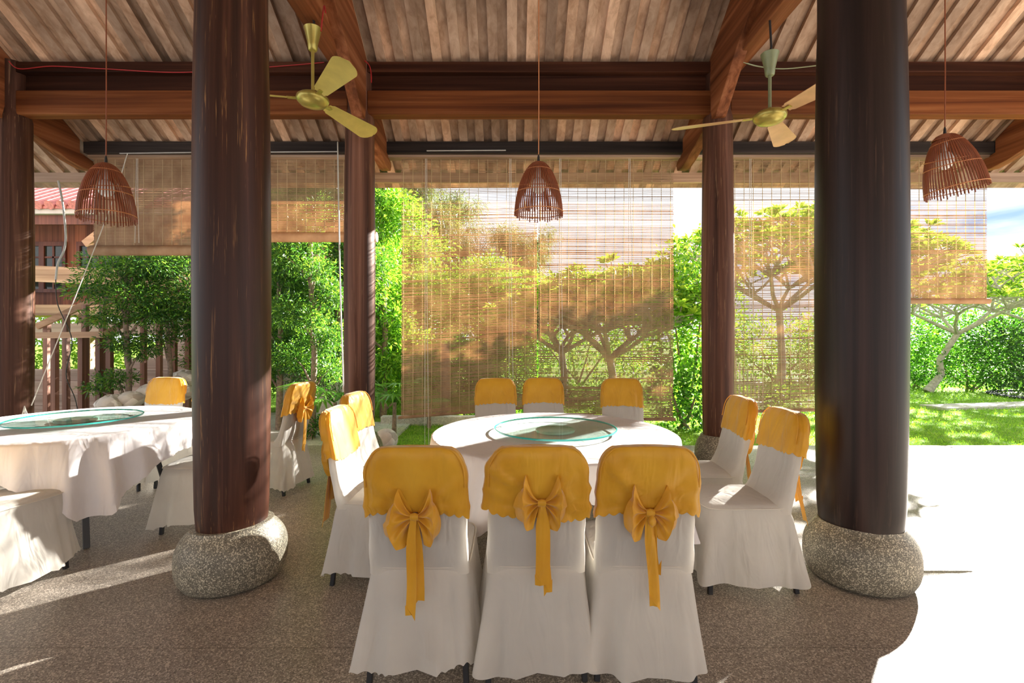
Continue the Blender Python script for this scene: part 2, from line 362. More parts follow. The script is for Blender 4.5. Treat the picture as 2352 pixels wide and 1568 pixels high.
for i, x in enumerate(CX):
    # sloping bracket rafter: bottom edge profile in the depth-height plane
    top = [(d, RZ(d)-.005) for d in (1.5, 3.0, 4.5, 5.2, 5.79)]
    bot = [(5.79, 3.55), (5.99, 3.50), (6.02, 3.46), (5.98, 3.39), (5.85, 3.375), (5.65, 3.41), (5.45, 3.47), (5.25, 3.53), (5.06, 3.58), (4.86, 3.56), (4.75, 3.66), (4.4, 3.98), (3.0, 4.88), (1.5, 5.82)]
    pts = top+bot; w2 = .055
    xo = x+(-.02 if i == 0 else .035 if i < 2 else -.05)
    b = MB(); b.loft([[(xo-w2, d, z) for d, z in pts], [(xo+w2, d, z) for d, z in pts]])
    tag(b.build('bracket_rafter', M['beam_y'], smooth=False, bevel=.006), 'orange-brown sloping rafter with curved pointed end '+blabs[i], 'rafter', 'sloping bracket rafters', 'thing')
    xo2 = x-.085 if i < 2 else x+.035
    tag(MB().box(xo2-.075, xo2+.075, 2.6, 4.93, 3.96, 4.29).build('cross_beam', M['beam_y'], smooth=False, bevel=.008),
        'heavy level cross beam running inward '+blabs[i], 'beam', 'heavy cross beams', 'thing')

# ------------------------------------------------------------------ bamboo blinds
BD = 5.94
def blind(x0, x1, ztop, zbot, label, roll=0.0, tilt=0.0, seed=0, gap=.30, cords=(), bow=0.0):
    rnd = random.Random(seed); ax = (x0+x1)/2
    t = thing('bamboo_blind', label, 'blind', (ax, BD, zbot), 0, 'bamboo roll-up blinds under the eave')
    W = x1-x0; H = ztop-zbot
    b = MB(); z = 0.0; tone = 0
    nseg = 6
    while z < H:
        pitch = .0115+.0015*rnd.random()
        g = gap*(.55+.9*rnd.random())*(1.0 if rnd.random() > .1 else .3)
        g *= .82+.85*min(1, max(0, (z/H)))**1.4+(.75*min(1, max(0, (z/H-.66)/.12)) if H > 2.5 else .9*min(1, max(0, (z/H-.35)/.15)) if x0 > 4 else 0); g = min(g, .74)
        h = pitch*(1-g); e0 = rnd.uniform(-.006, .004); e1 = rnd.uniform(-.004, .006); sag = rnd.uniform(-.002, .002)
        rings = []
        for k in range(nseg+1):
            u = k/nseg; X = -W/2-e0+(W+e0+e1)*u
            k1 = tilt*(u-.5)*(1-z/H); yy = bow*math.sin(math.pi*z/H)+sag*math.sin(9*u+z)
            zz = z+k1+sag*math.sin(7*u+z*3)
            rings.append([(X, yy-.001, zz), (X, yy+.001, zz), (X, yy+.001, zz+h), (X, yy-.001, zz+h)])
        b.loft(rings); z += pitch
    b.build('slat_panel', M['blind'], t, smooth=False)
    b = MB(); nth = int(W/.112)
    for k in range(nth+1):
        x = -W/2+.03+k*(W-.06)/nth
        for s in (-1, 1):
            b.bar((x, s*.0022, .0+tilt*((x/W))), (x, s*.0022+0, H), .005, .0014, (0,1,0))
    b.build('binding_threads', M['thread'], t, smooth=False)
    b = MB(); b.box(-W/2-.01, W/2+.01, -.012, .012, H-.005, H+.03); b.build('head_rail', M['board'], t, smooth=False, bevel=.003)
    r = .018 if not roll else roll
    b = MB(); L = W/2+.03; pts = [(-L+2*L*k/14, 0, -r*.7+tilt*((-L+2*L*k/14)/W)) for k in range(15)]
    n = 22; rings = []
    for p in pts:
        rings.append([(p[0], p[1]+r*(1+.04*math.sin(5*q))*math.cos(q), p[2]+r*(1+.04*math.sin(5*q))*math.sin(q)) for q in [2*math.pi*k/n for k in range(n)]])
    b.loft(rings); b.build('bottom_roll', M['blind'], t, sharp=70)
    for (cxp, zt, zb2) in cords:
        b = MB(); xx = cxp-ax
        for s in (-.008, .008):
            b.tube([(xx+s, -.035, zt-zbot), (xx+s*1.5, -.04, (zt+zb2)/2-zbot), (xx+s*3+.01, -.05, zb2-zbot)], .003, 5)
        b.build('pull_cord', M['rope'], t)
    return t
zt = 3.535
blind(-1.34, .302, zt, .48, 'long lowered bamboo blind hanging closest to the striped slim column', tilt=.13, seed=1, cords=[(-1.03, 3.55, .03), (-.02, 3.55, .75)], bow=.03)
blind(.316, 1.943, zt, .40, 'long lowered bamboo blind behind the covered chair standing apart across the table', tilt=-.02, seed=2, cords=[(.58, 3.55, .9), (1.41, 3.55, 2.1)], bow=-.02)
blind(2.66, 4.06, zt, .50, 'long lowered bamboo blind between the slim column and the thickest dark column', seed=3, tilt=.03, cords=[(2.86, 3.55, 1.2)], bow=.02)
blind(4.10, 5.73, zt, 1.83, 'half-raised bamboo blind hanging over the open lawn beside the dark column', roll=.034, seed=4, gap=.36)
blind(-5.05, -3.27, zt, 2.46, 'rolled-up bamboo blind beside the rattan lamp, before the timber house', roll=.062, seed=5, gap=.10, cords=[(-4.5, 3.55, 2.5)])
blind(-3.20, -1.66, zt, 2.62, 'rolled-up bamboo blind between the thick reddish column and the striped slim column', roll=.060, seed=6, gap=.22)

def cable(name, pts, r, m, label, cat, group=None, n=6, smooth=8):
    P_ = [Vector(p) for p in pts]; out_ = []
    if len(P_) > 2:
        for i in range(len(P_)-1):
            p0, p1, p2, p3 = P_[max(i-1, 0)], P_[i], P_[i+1], P_[min(i+2, len(P_)-1)]
            for k in range(smooth):
                t = k/smooth
                out_.append(.5*((2*p1)+(-p0+p2)*t+(2*p0-5*p1+4*p2-p3)*t*t+(-p0+3*p1-3*p2+p3)*t**3))
        out_.append(P_[-1])
    else: out_ = P_
    return tag(MB().tube(out_, r, n).build(name, m), label, cat, group)
cable('tie_rope', [P(293, 352, 5.78), P(240, 512, 5.6), P(92, 930, 5.05)+Vector((-.06, -.03, 0))], .005, M['rope'], 'taut white rope running slantwise from the eave down to the worn column', 'rope')
kn = MB()
for k in range(5):
    a = k*1.3; kn.tube([P(92, 930, 5.05)+Vector((-.10, -.06, 0)), P(92, 930, 5.05)+Vector((.05*math.cos(a)-.08, -.09, -.12-.03*k))], .004, 5)
tag(kn.build('rope_tassel', M['rope']), 'frayed white rope ends knotted at the worn column', 'rope')
cable('conduit_hose', [P(134, 415, 5.9), P(142, 455, 5.9), P(148, 500, 5.9), P(151, 545, 5.9), P(147, 575, 5.9), P(133, 605, 5.9), P(128, 642, 5.9)], .011, M['conduit'], 'pale bent conduit hanging from the eave before the timber house', 'cable')
cable('loose_wire', [P(128, 642, 5.9), P(133, 700, 5.88), P(165, 780, 5.85), P(152, 860, 5.85), P(175, 925, 5.85), (-5.15, 5.9, .0)], .005, M['wire'], 'thin black wire dangling below the pale conduit', 'cable')
cable('hanging_cord', [P(776, 340, 5.83), P(776, 350, 5.7), P(781, 640, 5.55), P(786, 800, 5.55), P(789, 900, 5.5)], .008, M['rope'], 'straight white cord hanging just beside the striped slim column', 'rope')
for i, (a, b_) in enumerate((((295, 352), (440, 350)), ((622, 349), (774, 348)), ((980, 346), (1162, 345)))):
    cable('conduit_rod', [P(a[0]-(20 if i == 0 else 0), a[1], 5.78), P(b_[0], b_[1], 5.78)], .007, M['conduit'],
          ['thin pale rod fixed along the dark purlin beside the rattan lamp before the house', 'thin pale rod on the dark purlin between thick reddish and striped columns', 'short thin pale rod on the dark purlin above the long lowered blinds'][i], 'rod', 'pale rods along the purlin')
cable('red_wire', [P(20, 140, 4.9), P(45, 158, 4.94), P(120, 152, 4.95), P(240, 158, 4.95), P(420, 166, 4.95), P(640, 152, 4.95), P(745, 143, 4.95)], .005, M['red_wire'], 'thin red wire sagging along the upper beam before the raised blinds', 'wire')
cable('red_wire', [P(748, 30, 4.0), P(744, 15, 4.0), P(737, 72, 4.0)], .006, M['red_wire'], 'short red wire looping down to the gold fan', 'wire')
cable('red_wire', [P(795, 60, 4.6), P(815, 120, 4.85), P(848, 150, 4.93), P(853, 190, 4.93)], .006, M['red_wire'], 'short red wire crossing the top of the striped slim column', 'wire')
cable('green_cable', [P(1700, 140, 4.6), P(1740, 152, 4.7), P(1800, 158, 4.93), P(1880, 150, 4.93)], .006, M['fan_green'], 'thin green cable behind the tan-bladed fan', 'wire')

# ------------------------------------------------------------------ pendant lamps
def pendant(x, y, ztop, h, r, label, tiltx=0, tilty=0, seed=0):
    t = thing('pendant_lamp', label, 'pendant lamp', (x, y, ztop-h), 0, 'rattan basket pendant lamps')
    rot = Matrix.Rotation(tiltx, 3, 'X') @ Matrix.Rotation(tilty, 3, 'Y')
    def T(p): q = rot @ (Vector(p)-Vector((0, 0, h))); return q+Vector((0, 0, h))
    prof = [(.18, 1.0), (.30, .975), (.46, .90), (.63, .77), (.78, .60), (.90, .40), (.97, .22), (1.0, .06), (1.01, -.0)]
    def pr(u):
        k = u*(len(prof)-1); i = min(int(k), len(prof)-2); f = k-i
        return (prof[i][0]*(1-f)+prof[i+1][0]*f)*r, (prof[i][1]*(1-f)+prof[i+1][1]*f)*h
    rnd = random.Random(seed); b = MB(); n = 56
    for k in range(n):
        a = 2*math.pi*k/n+rnd.uniform(-.01, .01); ext = rnd.uniform(-.022, .004)
        pts = []
        for q in range(15):
            rr, z = pr(q/14)
            if q == 14: z += ext
            pts.append(T((rr*math.cos(a), rr*math.sin(a), z)))
        b.tube(pts, .0050, 5)
    b.build('shade', M['rattan'], t)
    for (u, wob) in ((.30, 0), (.52, .035), (.60, .01), (.90, .0)):
        rr, z = pr(u); b = MB()
        pts = [T((rr*1.02*math.cos(a), rr*1.02*math.sin(a), z+wob*math.sin(a))) for a in [2*math.pi*k/48 for k in range(49)]]
        b.tube(pts, .0038, 5); b.build('hoop', M['rattan_light'], t)
    b = MB(); b.lathe([(.01, 1.0*h+.012), (.17*r, h+.008), (.30*r, .98*h+.004), (.44*r, .92*h), (.43*r, .91*h), (.28*r, .965*h), (.01, .985*h)], 28)
    o = b.build('top_cap', M['rattan'], t)
    b = MB(); b.lathe([(.014, h), (.016, h*.9), (.018, h*.72), (.016, h*.70)], 16); b.build('socket', M['bulb'], t)
    b = MB(); b.lathe([(.018, h*.72), (.042, h*.68), (.058, h*.60), (.058, h*.53), (.042, h*.45), (.015, h*.41), (.002, h*.405)], 20); b.build('bulb', M['bulb'], t)
    b = MB(); b.tube([(0, 0, h), (.003, 0, h+.5), (0, 0, RZ(y)-(ztop-h))], .0045, 6); b.build('cord', M['rattan_light'] if seed == 2 else M['rattan'], t)
    b = MB(); b.lathe([(.012, h), (.009, h+.05), (.004, h+.07)], 12); b.build('cord_grip', M['black'], t)
pendant(-3.26, 3.95, 2.775, .44, .19, 'rattan basket pendant lamp hanging before the rolled-up blind and timber house', R(-2), R(-3), 1)
pendant(.213, 3.95, 2.785, .415, .19, 'rattan basket pendant lamp hanging above the central round table', 0, 0, 2)
pendant(3.475, 3.95, 3.005, .46, .198, 'tilted dark rattan basket pendant lamp against the white sky over the lawn', R(-3), R(-9), 3)

# ------------------------------------------------------------------ ceiling fans
def fan(x, y, z, ztop, angs, label, tilt, mb, ms, hook, pitch=R(16)):
    t = thing('ceiling_fan', label, 'ceiling fan', (x, y, z), 0, 'three-bladed ceiling fans')
    rot = Matrix.Rotation(tilt[0], 3, 'X') @ Matrix.Rotation(tilt[1], 3, 'Y')
    mr = .128
    b = MB(); prof = [(.01, -.062), (.05, -.060), (.095, -.046), (.122, -.02), (mr, .0), (.124, .014), (.10, .034), (.055, .05), (.03, .062), (.02, .07)]
    rings = [[rot @ Vector((r*math.cos(a), r*math.sin(a), zz)) for a in [2*math.pi*k/40 for k in range(40)]] for r, zz in prof]
    b.loft(rings); b.build('motor', M['fan_gold'], t)
    b = MB(); b.tube([(0, 0, .05), (0, 0, ztop-z-.13)], .013, 12); b.build('rod', ms, t)
    ct = ztop-z
    b = MB(); b.lathe([(.028, ct-.185), (.036, ct-.175), (.040, ct-.13), (.062, ct-.03), (.070, ct-.005), (.064, ct), (.03, ct+.004)], 28); b.build('canopy', ms, t)
    b = MB(); b.tube([(0, 0, ct), (.012, 0, ct+.05), (0, 0, hook-z)], .009, 8); b.build('hook', M['black'], t)
    for a in angs:
        b = MB(); rings = []; n = 32; ca, sa = math.cos(R(a)), math.sin(R(a))
        L0, L1 = .155, .76
        for k in range(n+1):
            u = k/n; l = L0+(L1-L0)*u
            wd = .052+.046*min(1, u*1.15)
            if u > .84: wd *= math.sqrt(max(.0, 1-((u-.84)/.162)**2))
            if u < .05: wd *= .8
            ring = []
            for (sx, sz) in ((-1, -1), (-.5, -1), (0, -1), (.5, -1), (1, -1), (1, 1), (.5, 1), (0, 1), (-.5, 1), (-1, 1)):
                v = sx*wd; zz = v*math.sin(pitch)+.006*(1-sx*sx)+sz*.0018; v = v*math.cos(pitch)
                ring.append(rot @ Vector((l*ca-v*sa, l*sa+v*ca, zz)))
            rings.append(ring)
        b.loft(rings); bl = b.build('blade', mb, t)
        b = MB(); b.bar(rot @ Vector((.10*ca, .10*sa, .0)), rot @ Vector((.20*ca, .20*sa, 0)), .035, .008); b.build('blade_iron', M['fan_gold'], bl)
    return t
fan(-1.62, 4.0, 3.32, 3.90, [67, -50, 187], 'gold three-bladed ceiling fan beside the thick reddish-brown column', (0, R(2)), M['fan_blade'], M['fan_gold'], 3.97, R(-20))
fan(2.096, 4.0, 3.18, 3.695, [52, 163, -72], 'tan-bladed ceiling fan with dull green rod beside the thickest dark column', (0, R(-1)), M['fan_blade_tan'], M['fan_green'], 3.97, R(-14))

# ------------------------------------------------------------------ chairs
def sgp(v, p): return math.copysign(abs(v)**p, v)
H = .97; Z0 = .43
def slab(v):
    z = Z0+(H-Z0)*v; yc = -.215-.105*v; w_ = .198+.016*(1-v); th = .033
    if v > .80:
        s = min(1, (v-.80)/.20); w_ = w_-.088*(1-math.sqrt(max(0, 1-s*s))); th = .033*(1-.55*s**4)
    return z, yc, w_, th
def make_chair(loc, rz, label, seed=0, group=None, knot_z=.71, kx=0.0, cap_lo=.50, tails=((-.01, .40, .040), (.012, .355, .034)), loose=0.0, bow=True, scallop=True, small_knot=False, skew=0.0, hem_lift=0.0, out=0.0):
    rnd = random.Random(seed)
    t = thing('banquet_chair', label, 'chair', (loc[0], loc[1], 0), rz, group)
    ph = [rnd.uniform(0, 6.28) for _ in range(12)]
    # slipcover: back
    N_ = 64; b = MB(); rings = []
    vs = [0, .05, .1, .16, .23, .31, .4, .5, .6, .7, .78, .82, .86, .90, .93, .955, .975, .99, 1.0]
    for v in vs:
        z, yc, w_, th = slab(v); ring = []
        for k in range(N_):
            a = 2*math.pi*k/N_; cx_, sy_ = sgp(math.cos(a), .42), sgp(math.sin(a), .62)
            f = th
            if sy_ > 0: f = th+.12*math.exp(-v/.09)
            wr = .002*math.sin(9*v+3*a+ph[0])+.0015*math.sin(23*v-2*a+ph[1])
            ring.append((cx_*(w_+wr), yc+sy_*(f+wr), z))
        rings.append(ring)
    b.loft(rings)
    # slipcover: seat top + skirt
    Nk = 200; ang = [2*math.pi*k/Nk for k in range(Nk)]
    def arcs(fn, al):
        p_ = [fn(a) for a in al]; acc = [0.0]
        for i_ in range(1, len(p_)): acc.append(acc[-1]+math.dist(p_[i_], p_[i_-1]))
        tot = acc[-1]+math.dist(p_[-1], p_[0]); return [2*math.pi*q/tot for q in acc]
    def foot(a, sx, sy, cy): return sgp(math.cos(a), .33)*sx, cy+sgp(math.sin(a), .33)*sy
    rings = []
    for s_ in (.05, .35, .65, .85, .95, 1.0):
        zz = .492-.02*s_**3-(.012 if s_ == 1.0 else 0)
        rings.append([(foot(a, .212*s_, .243*s_, -.008)[0], foot(a, .212*s_, .243*s_, -.008)[1], zz) for a in ang])
    nh = 13; sk = arcs(lambda a: foot(a, .212, .243, -.008), ang)
    for i in range(1, nh+1):
        u = i/nh; ring = []
        for k, a in enumerate(ang):
            x, y = foot(a, .212, .243, -.008)
            rr = math.hypot(x, y); nx, ny = x/rr, y/rr
            S = sk[k]+.10*math.sin(2*sk[k]+ph[1]); f1 = (.5+.5*math.sin(9*S+ph[2]+.8*math.sin(3*S)))**1.6; f2 = math.sin(16*S+ph[3]+1.0*u); f3 = math.sin(31*S+ph[4])*(.5+.5*math.sin(4*S))
            corner = abs(math.sin(2*a))**3
            fl = (.008+.036*u+.026*u*corner)+(.042*f1+.009*f2+.006*f3)*u**1.1-.006*math.exp(-((u-.05)/.05)**2)
            dz = (.018*math.sin(2*a+ph[5])+.010*math.sin(5*a+ph[6]))*u
            if scallop and i == nh: dz += .011*abs(math.sin(26*sk[k]))
            zz = .462-(.462-.065-hem_lift)*u+dz*u
            ring.append((x+nx*fl, y+ny*fl, zz))
        rings.append(ring)
    b.loft(rings, True, False)
    # welt along the seat edge
    pts = [(foot(a, .216, .247, -.008)[0], foot(a, .216, .247, -.008)[1], .463) for a in ang[::4]+[ang[0]]]
    b.tube(pts, .0035, 5)
    b.build('slipcover', M['white'], t, sharp=70)
    # golden cap with scalloped hem
    b = MB(); Nc = 192; rings = []; kc = arcs(lambda a: (sgp(math.cos(a), .42)*.2, sgp(math.sin(a), .62)*.035), [2*math.pi*q/Nc for q in range(Nc)])
    yk = slab((knot_z-Z0)/(H-Z0))
    vs2 = [cap_lo+(1-cap_lo)*q for q in (0, .06, .13, .21, .30, .39, .48, .56, .63, .70, .76, .82, .87, .91, .945, .97, .988, 1.0)]
    for i, v in enumerate(vs2):
        z, yc, w_, th = slab(v); ring = []; hang = 1-i/(len(vs2)-1)
        for k in range(Nc):
            a = 2*math.pi*k/Nc; cx_, sy_ = sgp(math.cos(a), .42), sgp(math.sin(a), .62)
            x = cx_*w_
            off = .007+.006*hang*(.5+.5*math.sin(7*a+ph[7]))+loose*hang*(.5+.5*math.sin(5*a+ph[8]))*.5
            if sy_ < .2 and bow:
                dx, dz_ = x-kx, z-knot_z; an = math.atan2(dz_, dx); dd = math.hypot(dx, dz_)
                off += .026*((.5+.5*math.sin(10*an+ph[9]+3*math.sin(2*an)))**2-.3)*min(1, dd/.08)*max(0, 1-dd/.30)+.006*math.sin(19*an+ph[10])*math.exp(-dd/.15)+.004
            zz = z
            if i == 0: zz = z-.012*abs(math.sin(12*kc[k]))
            if i <= 4: zz += (skew*cx_-.012*math.sin(a*2+ph[11]))*hang**2
            ring.append((x+cx_*off, yc+sy_*(th+off)+(0 if sy_ < 0 else .0), zz+(.004 if i > 12 else 0)))
        rings.append(ring)
    b.loft(rings, False, True)
    for sd in (-1, 1):
        pts = []
        for q in range(-24, 25):
            v = .70+.30*math.sin(math.pi/2*(1-abs(q)/24.)) if q else .999
            z, yc, w_, th = slab(min(.999, v)); pts.append((math.copysign(1, q)*(w_*.97+.007) if abs(q) > 4 else q/4*slab(.999)[2]*.97, yc+sd*(th+.006)*.86, z+.004))
        b.tube(pts, .0028, 5)
    b.build('golden_cap', M['yellow'], t, sharp=75)
    # bow
    if bow:
        K = Vector((kx, yk[1]-yk[3]-.012, knot_z))
        def mp_(u, n_, w__): return (K.x+u, K.y-n_-(.19*w__ if w__ > -.06 else -.0114), K.z+w__)
        bw = thing_part(t, 'sash_bow')
        for s in (-1, 1):
            j = lambda q: rnd.uniform(-q, q)
            up = (.066+j(.006), .112+j(.008)); lo = (.052+j(.008), -.118+j(.012)); mid = .088+j(.008); outm = .112+j(.008)
            b = MB(); ns, nr = 34, 12; phs = rnd.uniform(0, 6)
            def rim(q, m_, nn):
                ks = [(0, 60, .130), (.2, 40, .098), (.4, 5, m_*.95), (.6, -32, m_*1.12), (.76, -49, .120), (.88, -60, .134), (1.0, -72, .118)]
                for a_, b_ in zip(ks, ks[1:]):
                    if q <= b_[0]+1e-6: break
                f_ = (q-a_[0])/(b_[0]-a_[0]); an = R(a_[1]+(b_[1]-a_[1])*f_); ra = (a_[2]+(b_[2]-a_[2])*f_)*(1 if q < .5 else -lo[1]/.118)
                return ra*math.cos(an), nn*math.sin(math.pi*min(1, max(0, q*.94+.02)))**.6, ra*math.sin(an)
            rings = []
            for i in range(nr+1):            # pleated inner face from knot to front rim
                r = i/nr; ring = []
                for q_ in range(ns+1):
                    q = q_/ns; u, n_, w_ = rim(q, mid, .052)
                    e = r**(.85); pl = .019*math.sin(2*math.pi*3.2*q+phs)*math.sin(math.pi*min(1, r*1.02))**.7*(1-.45*r)
                    cur = -.016*math.sin(math.pi*r)*(1 if w_ > 0 else -.55)*abs(w_)/.11
                    ring.append(mp_(s*(u*e*(1-.0)+.010*(1-r)), .016*(1-r)+n_*r**1.5+pl+.008, w_*(.10+.90*r)+cur))
                rings.append(ring)
            ring = []
            for q_ in range(ns+1):           # outer face from front rim back to the chair
                q = q_/ns; u, n_, w_ = rim(q, outm, .016); ring.append(mp_(s*u, n_+.003, w_))
            rings.append(ring)
            ring = []
            for q_ in range(ns+1):
                q = q_/ns; u, n_, w_ = rim(q, mid, .0); ring.append(mp_(s*u*.9, .0, w_*.95))
            rings.append(ring)
            ring = []
            for q_ in range(ns+1):
                q = q_/ns; u, n_, w_ = rim(q, mid, .0); ring.append(mp_(s*u*.15, .0, w_*.1))
            rings.append(ring)
            b.loft(rings, closed=False); lp = b.build('loop', M['yellow'], bw, sharp=50)
        b = MB(); rings = []
        for i in range(9):
            u = -.017+.034*i/8; rr = .016*(1-.25*abs(i-4)/4)
            rings.append([mp_(u, .020+.013*math.cos(q), rr*math.sin(q)*1.1) for q in [2*math.pi*k/16 for k in range(16)]])
        b.loft(rings); b.build('knot', M['yellow'], bw, sharp=70)
        if small_knot:
            b = MB(); b.lathe([(.002, -.055), (.014, -.045), (.018, -.03), (.012, -.015), (.004, -.008)], 14, (K.x+.006, K.y-.026, K.z)); b.build('knot', M['yellow'], bw)
        for ti, (tx, tl, tw) in enumerate(tails):
            b = MB(); rings = []; nn = 20; sw = rnd.uniform(-1, 1)
            for i in range(nn+1):
                u = i/nn; wl = tl*u; hw = (.012+(tw*.5-.012)*min(1, u*3.5))
                cx_ = tx*u*1.2+.006*math.sin(3*u+sw*3)+.004*sw*math.sin(7*u)
                n_ = .024-.010*ti+.006*math.sin(5*u+ph[ti])*u+out*u*(1 if ti == 0 else .5)
                xs = []
                for c_ in (-1, -.35, .35, 1):
                    cut = 0
                    if i == nn: cut = -.06*(.5-.5*c_) if ti == 0 else -.07*(.5+.5*c_)
                    fold = .004*math.cos(c_*4+ph[3+ti])
                    xs.append((K.x+cx_+c_*hw, K.y-n_-fold, K.z-wl-cut))
                rings.append(xs+[(p[0], p[1]+.0025, p[2]) for p in reversed(xs)])
            b.loft(rings); b.build('tail', M['yellow'], bw, sharp=60)
    # legs, stretchers and pad
    for sx in (-1, 1):
        for sy in (-1, 1):
            b = MB(); yt, yb = (.195, .215) if sy > 0 else (-.21, -.262)
            b.bar((sx*.180, yt, .44), (sx*.205, yb, 0), .024, .024); b.build('leg', M['black'], t, smooth=False, bevel=.003)
    for sx in (-1, 1):
        b = MB(); b.tube([(sx*.188, .19, .27), (sx*.188, -.21, .27)], .008, 8); b.build('stretcher', M['black'], t)
    b = MB(); b.loft([[(sgp(math.cos(a), .4)*.19*k_, sgp(math.sin(a), .4)*.215*k_, zz) for a in ang[::5]] for k_, zz in ((.95, .415), (1, .425), (1, .465), (.9, .478))]); b.build('seat', M['dark_cushion'], t, sharp=60)
    t.scale = (.96, 1, 1)
    b = MB(); rings = []
    for v in (.06, .10, .3, .5, .7, .8, .88, .93, .96):
        z, yc, w_, th = slab(v); k_ = .5 if v in (.06, .96) else .8
        rings.append([(sgp(math.cos(a), .42)*w_*.93, yc+sgp(math.sin(a), .62)*th*k_, z) for a in ang[::5]])
    b.loft(rings); b.build('backrest', M['dark_cushion'], t, sharp=60)
    return t
def thing_part(parent, name):
    o = bpy.data.objects.new(name, None); C.objects.link(o); o.parent = parent; return o
G1 = 'covered chairs around the central table'; G2 = 'covered chairs around the farther table'
make_chair((-.382, 2.26), 0, 'white-covered chair with golden bow nearest the camera, beside the sunlit blank floor', 11, G1, .70, .0, .50, tails=((-.012, .40, .040), (.016, .345, .040)))
make_chair((.096, 2.27), R(1), 'white-covered chair with golden bow between its two front-row neighbours, cap hanging loose on one side', 12, G1, .755, .015, .50, loose=.022, tails=((.0, .335, .058), (.022, .37, .034)), skew=-.012, scallop=False)
make_chair((.552, 2.27), R(-1.5), 'front-row white-covered chair with a double-knotted golden bow, beside the side-on chairs', 13, G1, .715, .0, .50, tails=((.012, .385, .044), (.030, .26, .030)), small_knot=True, scallop=False)
make_chair((-.745, 2.96), R(-92), 'sun-bleached white chair with back to the thick reddish column, nearer of the two', 14, G1, .70, 0, .52, tails=((.03, .42, .10), (-.03, .3, .06)), out=.04)
make_chair((-.87, 3.66), R(-97), 'sun-bleached white chair tucked behind its sunlit neighbour, by the striped slim column', 15, G1, .70, 0, .52)
make_chair((-.163, 4.56), R(180), 'white chair across the table before the tilted end of the first long blind', 16, G1, .70, 0, .56)
make_chair((.316, 4.60), R(181), 'white chair across the table where the two long blinds meet', 17, G1, .70, 0, .56)
make_chair((1.068, 4.54), R(178), 'white chair across the table standing apart from the other two', 18, G1, .70, 0, .52)
make_chair((1.30, 3.47), R(88), 'side-on white chair just before the slim column, narrower golden cap', 19, G1, .70, 0, .56, tails=((.06, .36, .06), (-.02, .3, .05)), out=.06)
make_chair((1.29, 2.88), R(91), 'side-on white chair nearest the thickest dark column, loose golden cap and hanging sash', 20, G1, .74, 0, .60, tails=((.10, .36, .07), (-.05, .42, .05)), out=.13, loose=.03, hem_lift=.01, scallop=False)
make_chair((-2.93, 2.80), R(-12), 'bright white chair cut by the frame edge, only its seat and skirt showing', 21, G2, .70, 0, .52)
make_chair((-2.27, 3.68), R(93), 'white chair half hidden behind the thick reddish column, seat towards the farther table', 22, G2, .70, 0, .52, bow=True)
make_chair((-2.22, 4.52), R(82), 'white chair with a wrinkled golden bow just past the thick reddish column', 23, G2, .74, 0, .52, loose=.02)
make_chair((-3.52, 4.66), R(172), 'white chair behind the farther table before the sunlit steps', 24, G2, .70, 0, .56)
make_chair((-3.05, 4.70), R(176), 'white chair behind the farther table, mostly hidden by the thick reddish column', 25, G2, .70, 0, .56)

# ------------------------------------------------------------------ tables
def table(cx_, cy_, Rr, rot, names, seed, a_half):
    rnd = random.Random(seed)
    t = thing('round_table', names[0], 'table', (cx_, cy_, 0), rot, 'round dining tables')
    MB().lathe([(Rr-.01, .735), (Rr, .74), (Rr, .756), (Rr-.01, .76)], 72).build('tabletop', M['dark_cushion'], t)
    for k in range(4):
        a = R(45+90*k); MB().bar((.42*math.cos(a), .42*math.sin(a), .735), (.60*math.cos(a), .60*math.sin(a), 0), .035, .035).build('leg', M['black'], t, smooth=False)
    MB().lathe([(.5, .70), (.52, .70), (.52, .735), (.5, .735)], 40).build('apron_ring', M['black'], t)
    n = 288; b = MB(); rings = []; ph = [rnd.uniform(0, 6) for _ in range(8)]
    ang = [2*math.pi*k/n for k in range(n)]
    for r in (.02, .2, .4, .6, .75, Rr-.03): rings.append([(r*math.cos(a), r*math.sin(a), .7625) for a in ang])
    rings.append([((Rr-.008)*math.cos(a), (Rr-.008)*math.sin(a), .7625) for a in ang])
    rings.append([((Rr+.006)*math.cos(a), (Rr+.006)*math.sin(a), .755) for a in ang])
    nd = 16
    for i in range(1, nd+1):
        u = i/nd; ring = []
        for a in ang:
            drop = min(a_half/max(abs(math.cos(a)), abs(math.sin(a))), a_half*1.30)-Rr
            s = drop*u
            cor = max(0, drop-(a_half-Rr))/.3
            fold = (math.sin(26*a+ph[0]+1.2*math.sin(3*a+ph[1]))*.5+.5)**1.5
            fold2 = math.sin(37*a+ph[2])
            rad = Rr+.006+s*(.05+.24*fold*(.6+.6*cor))+.006*fold2*u
            zz = .755-s*(.985-.04*fold)
            if i == nd: zz -= -.008*abs(math.sin(75*a))
            ring.append((rad*math.cos(a), rad*math.sin(a), zz))
        rings.append(ring)
    b.loft(rings, True, False); o = b.build('tablecloth', M['table_white'], sharp=75); o.location = (cx_, cy_, 0); o.rotation_euler = (0, 0, rot)
    tag(o, names[1], 'tablecloth', 'white tablecloths')
    g = thing('glass_turntable', names[2], 'turntable', (cx_+.01, cy_, .764), 0, 'glass turntables')
    MB().lathe([(.12, 0), (.13, .004), (.13, .018), (.12, .022)], 40).build('swivel_base', M['glass_base'], g)
    MB().lathe([(.398, .022), (.400, .026), (.400, .032), (.398, .034)], 96).build('glass_disc', M['glass'], g)
    bb = MB(); bb.loft([[(rr*math.cos(a), rr*math.sin(a), zz) for a in ang[::3]] for rr, zz in ((.400, .022), (.406, .024), (.406, .032), (.400, .034))], False, False)
    bb.build('glass_rim', M['glass_rim'], g, sharp=70)
table(.277, 3.276, .80, R(3), ('round dining table under white cloth in the middle of the front chairs', 'white scalloped tablecloth on the central table, crossed by a column shadow', 'round teal-edged glass turntable on the central table'), 3, 1.0)
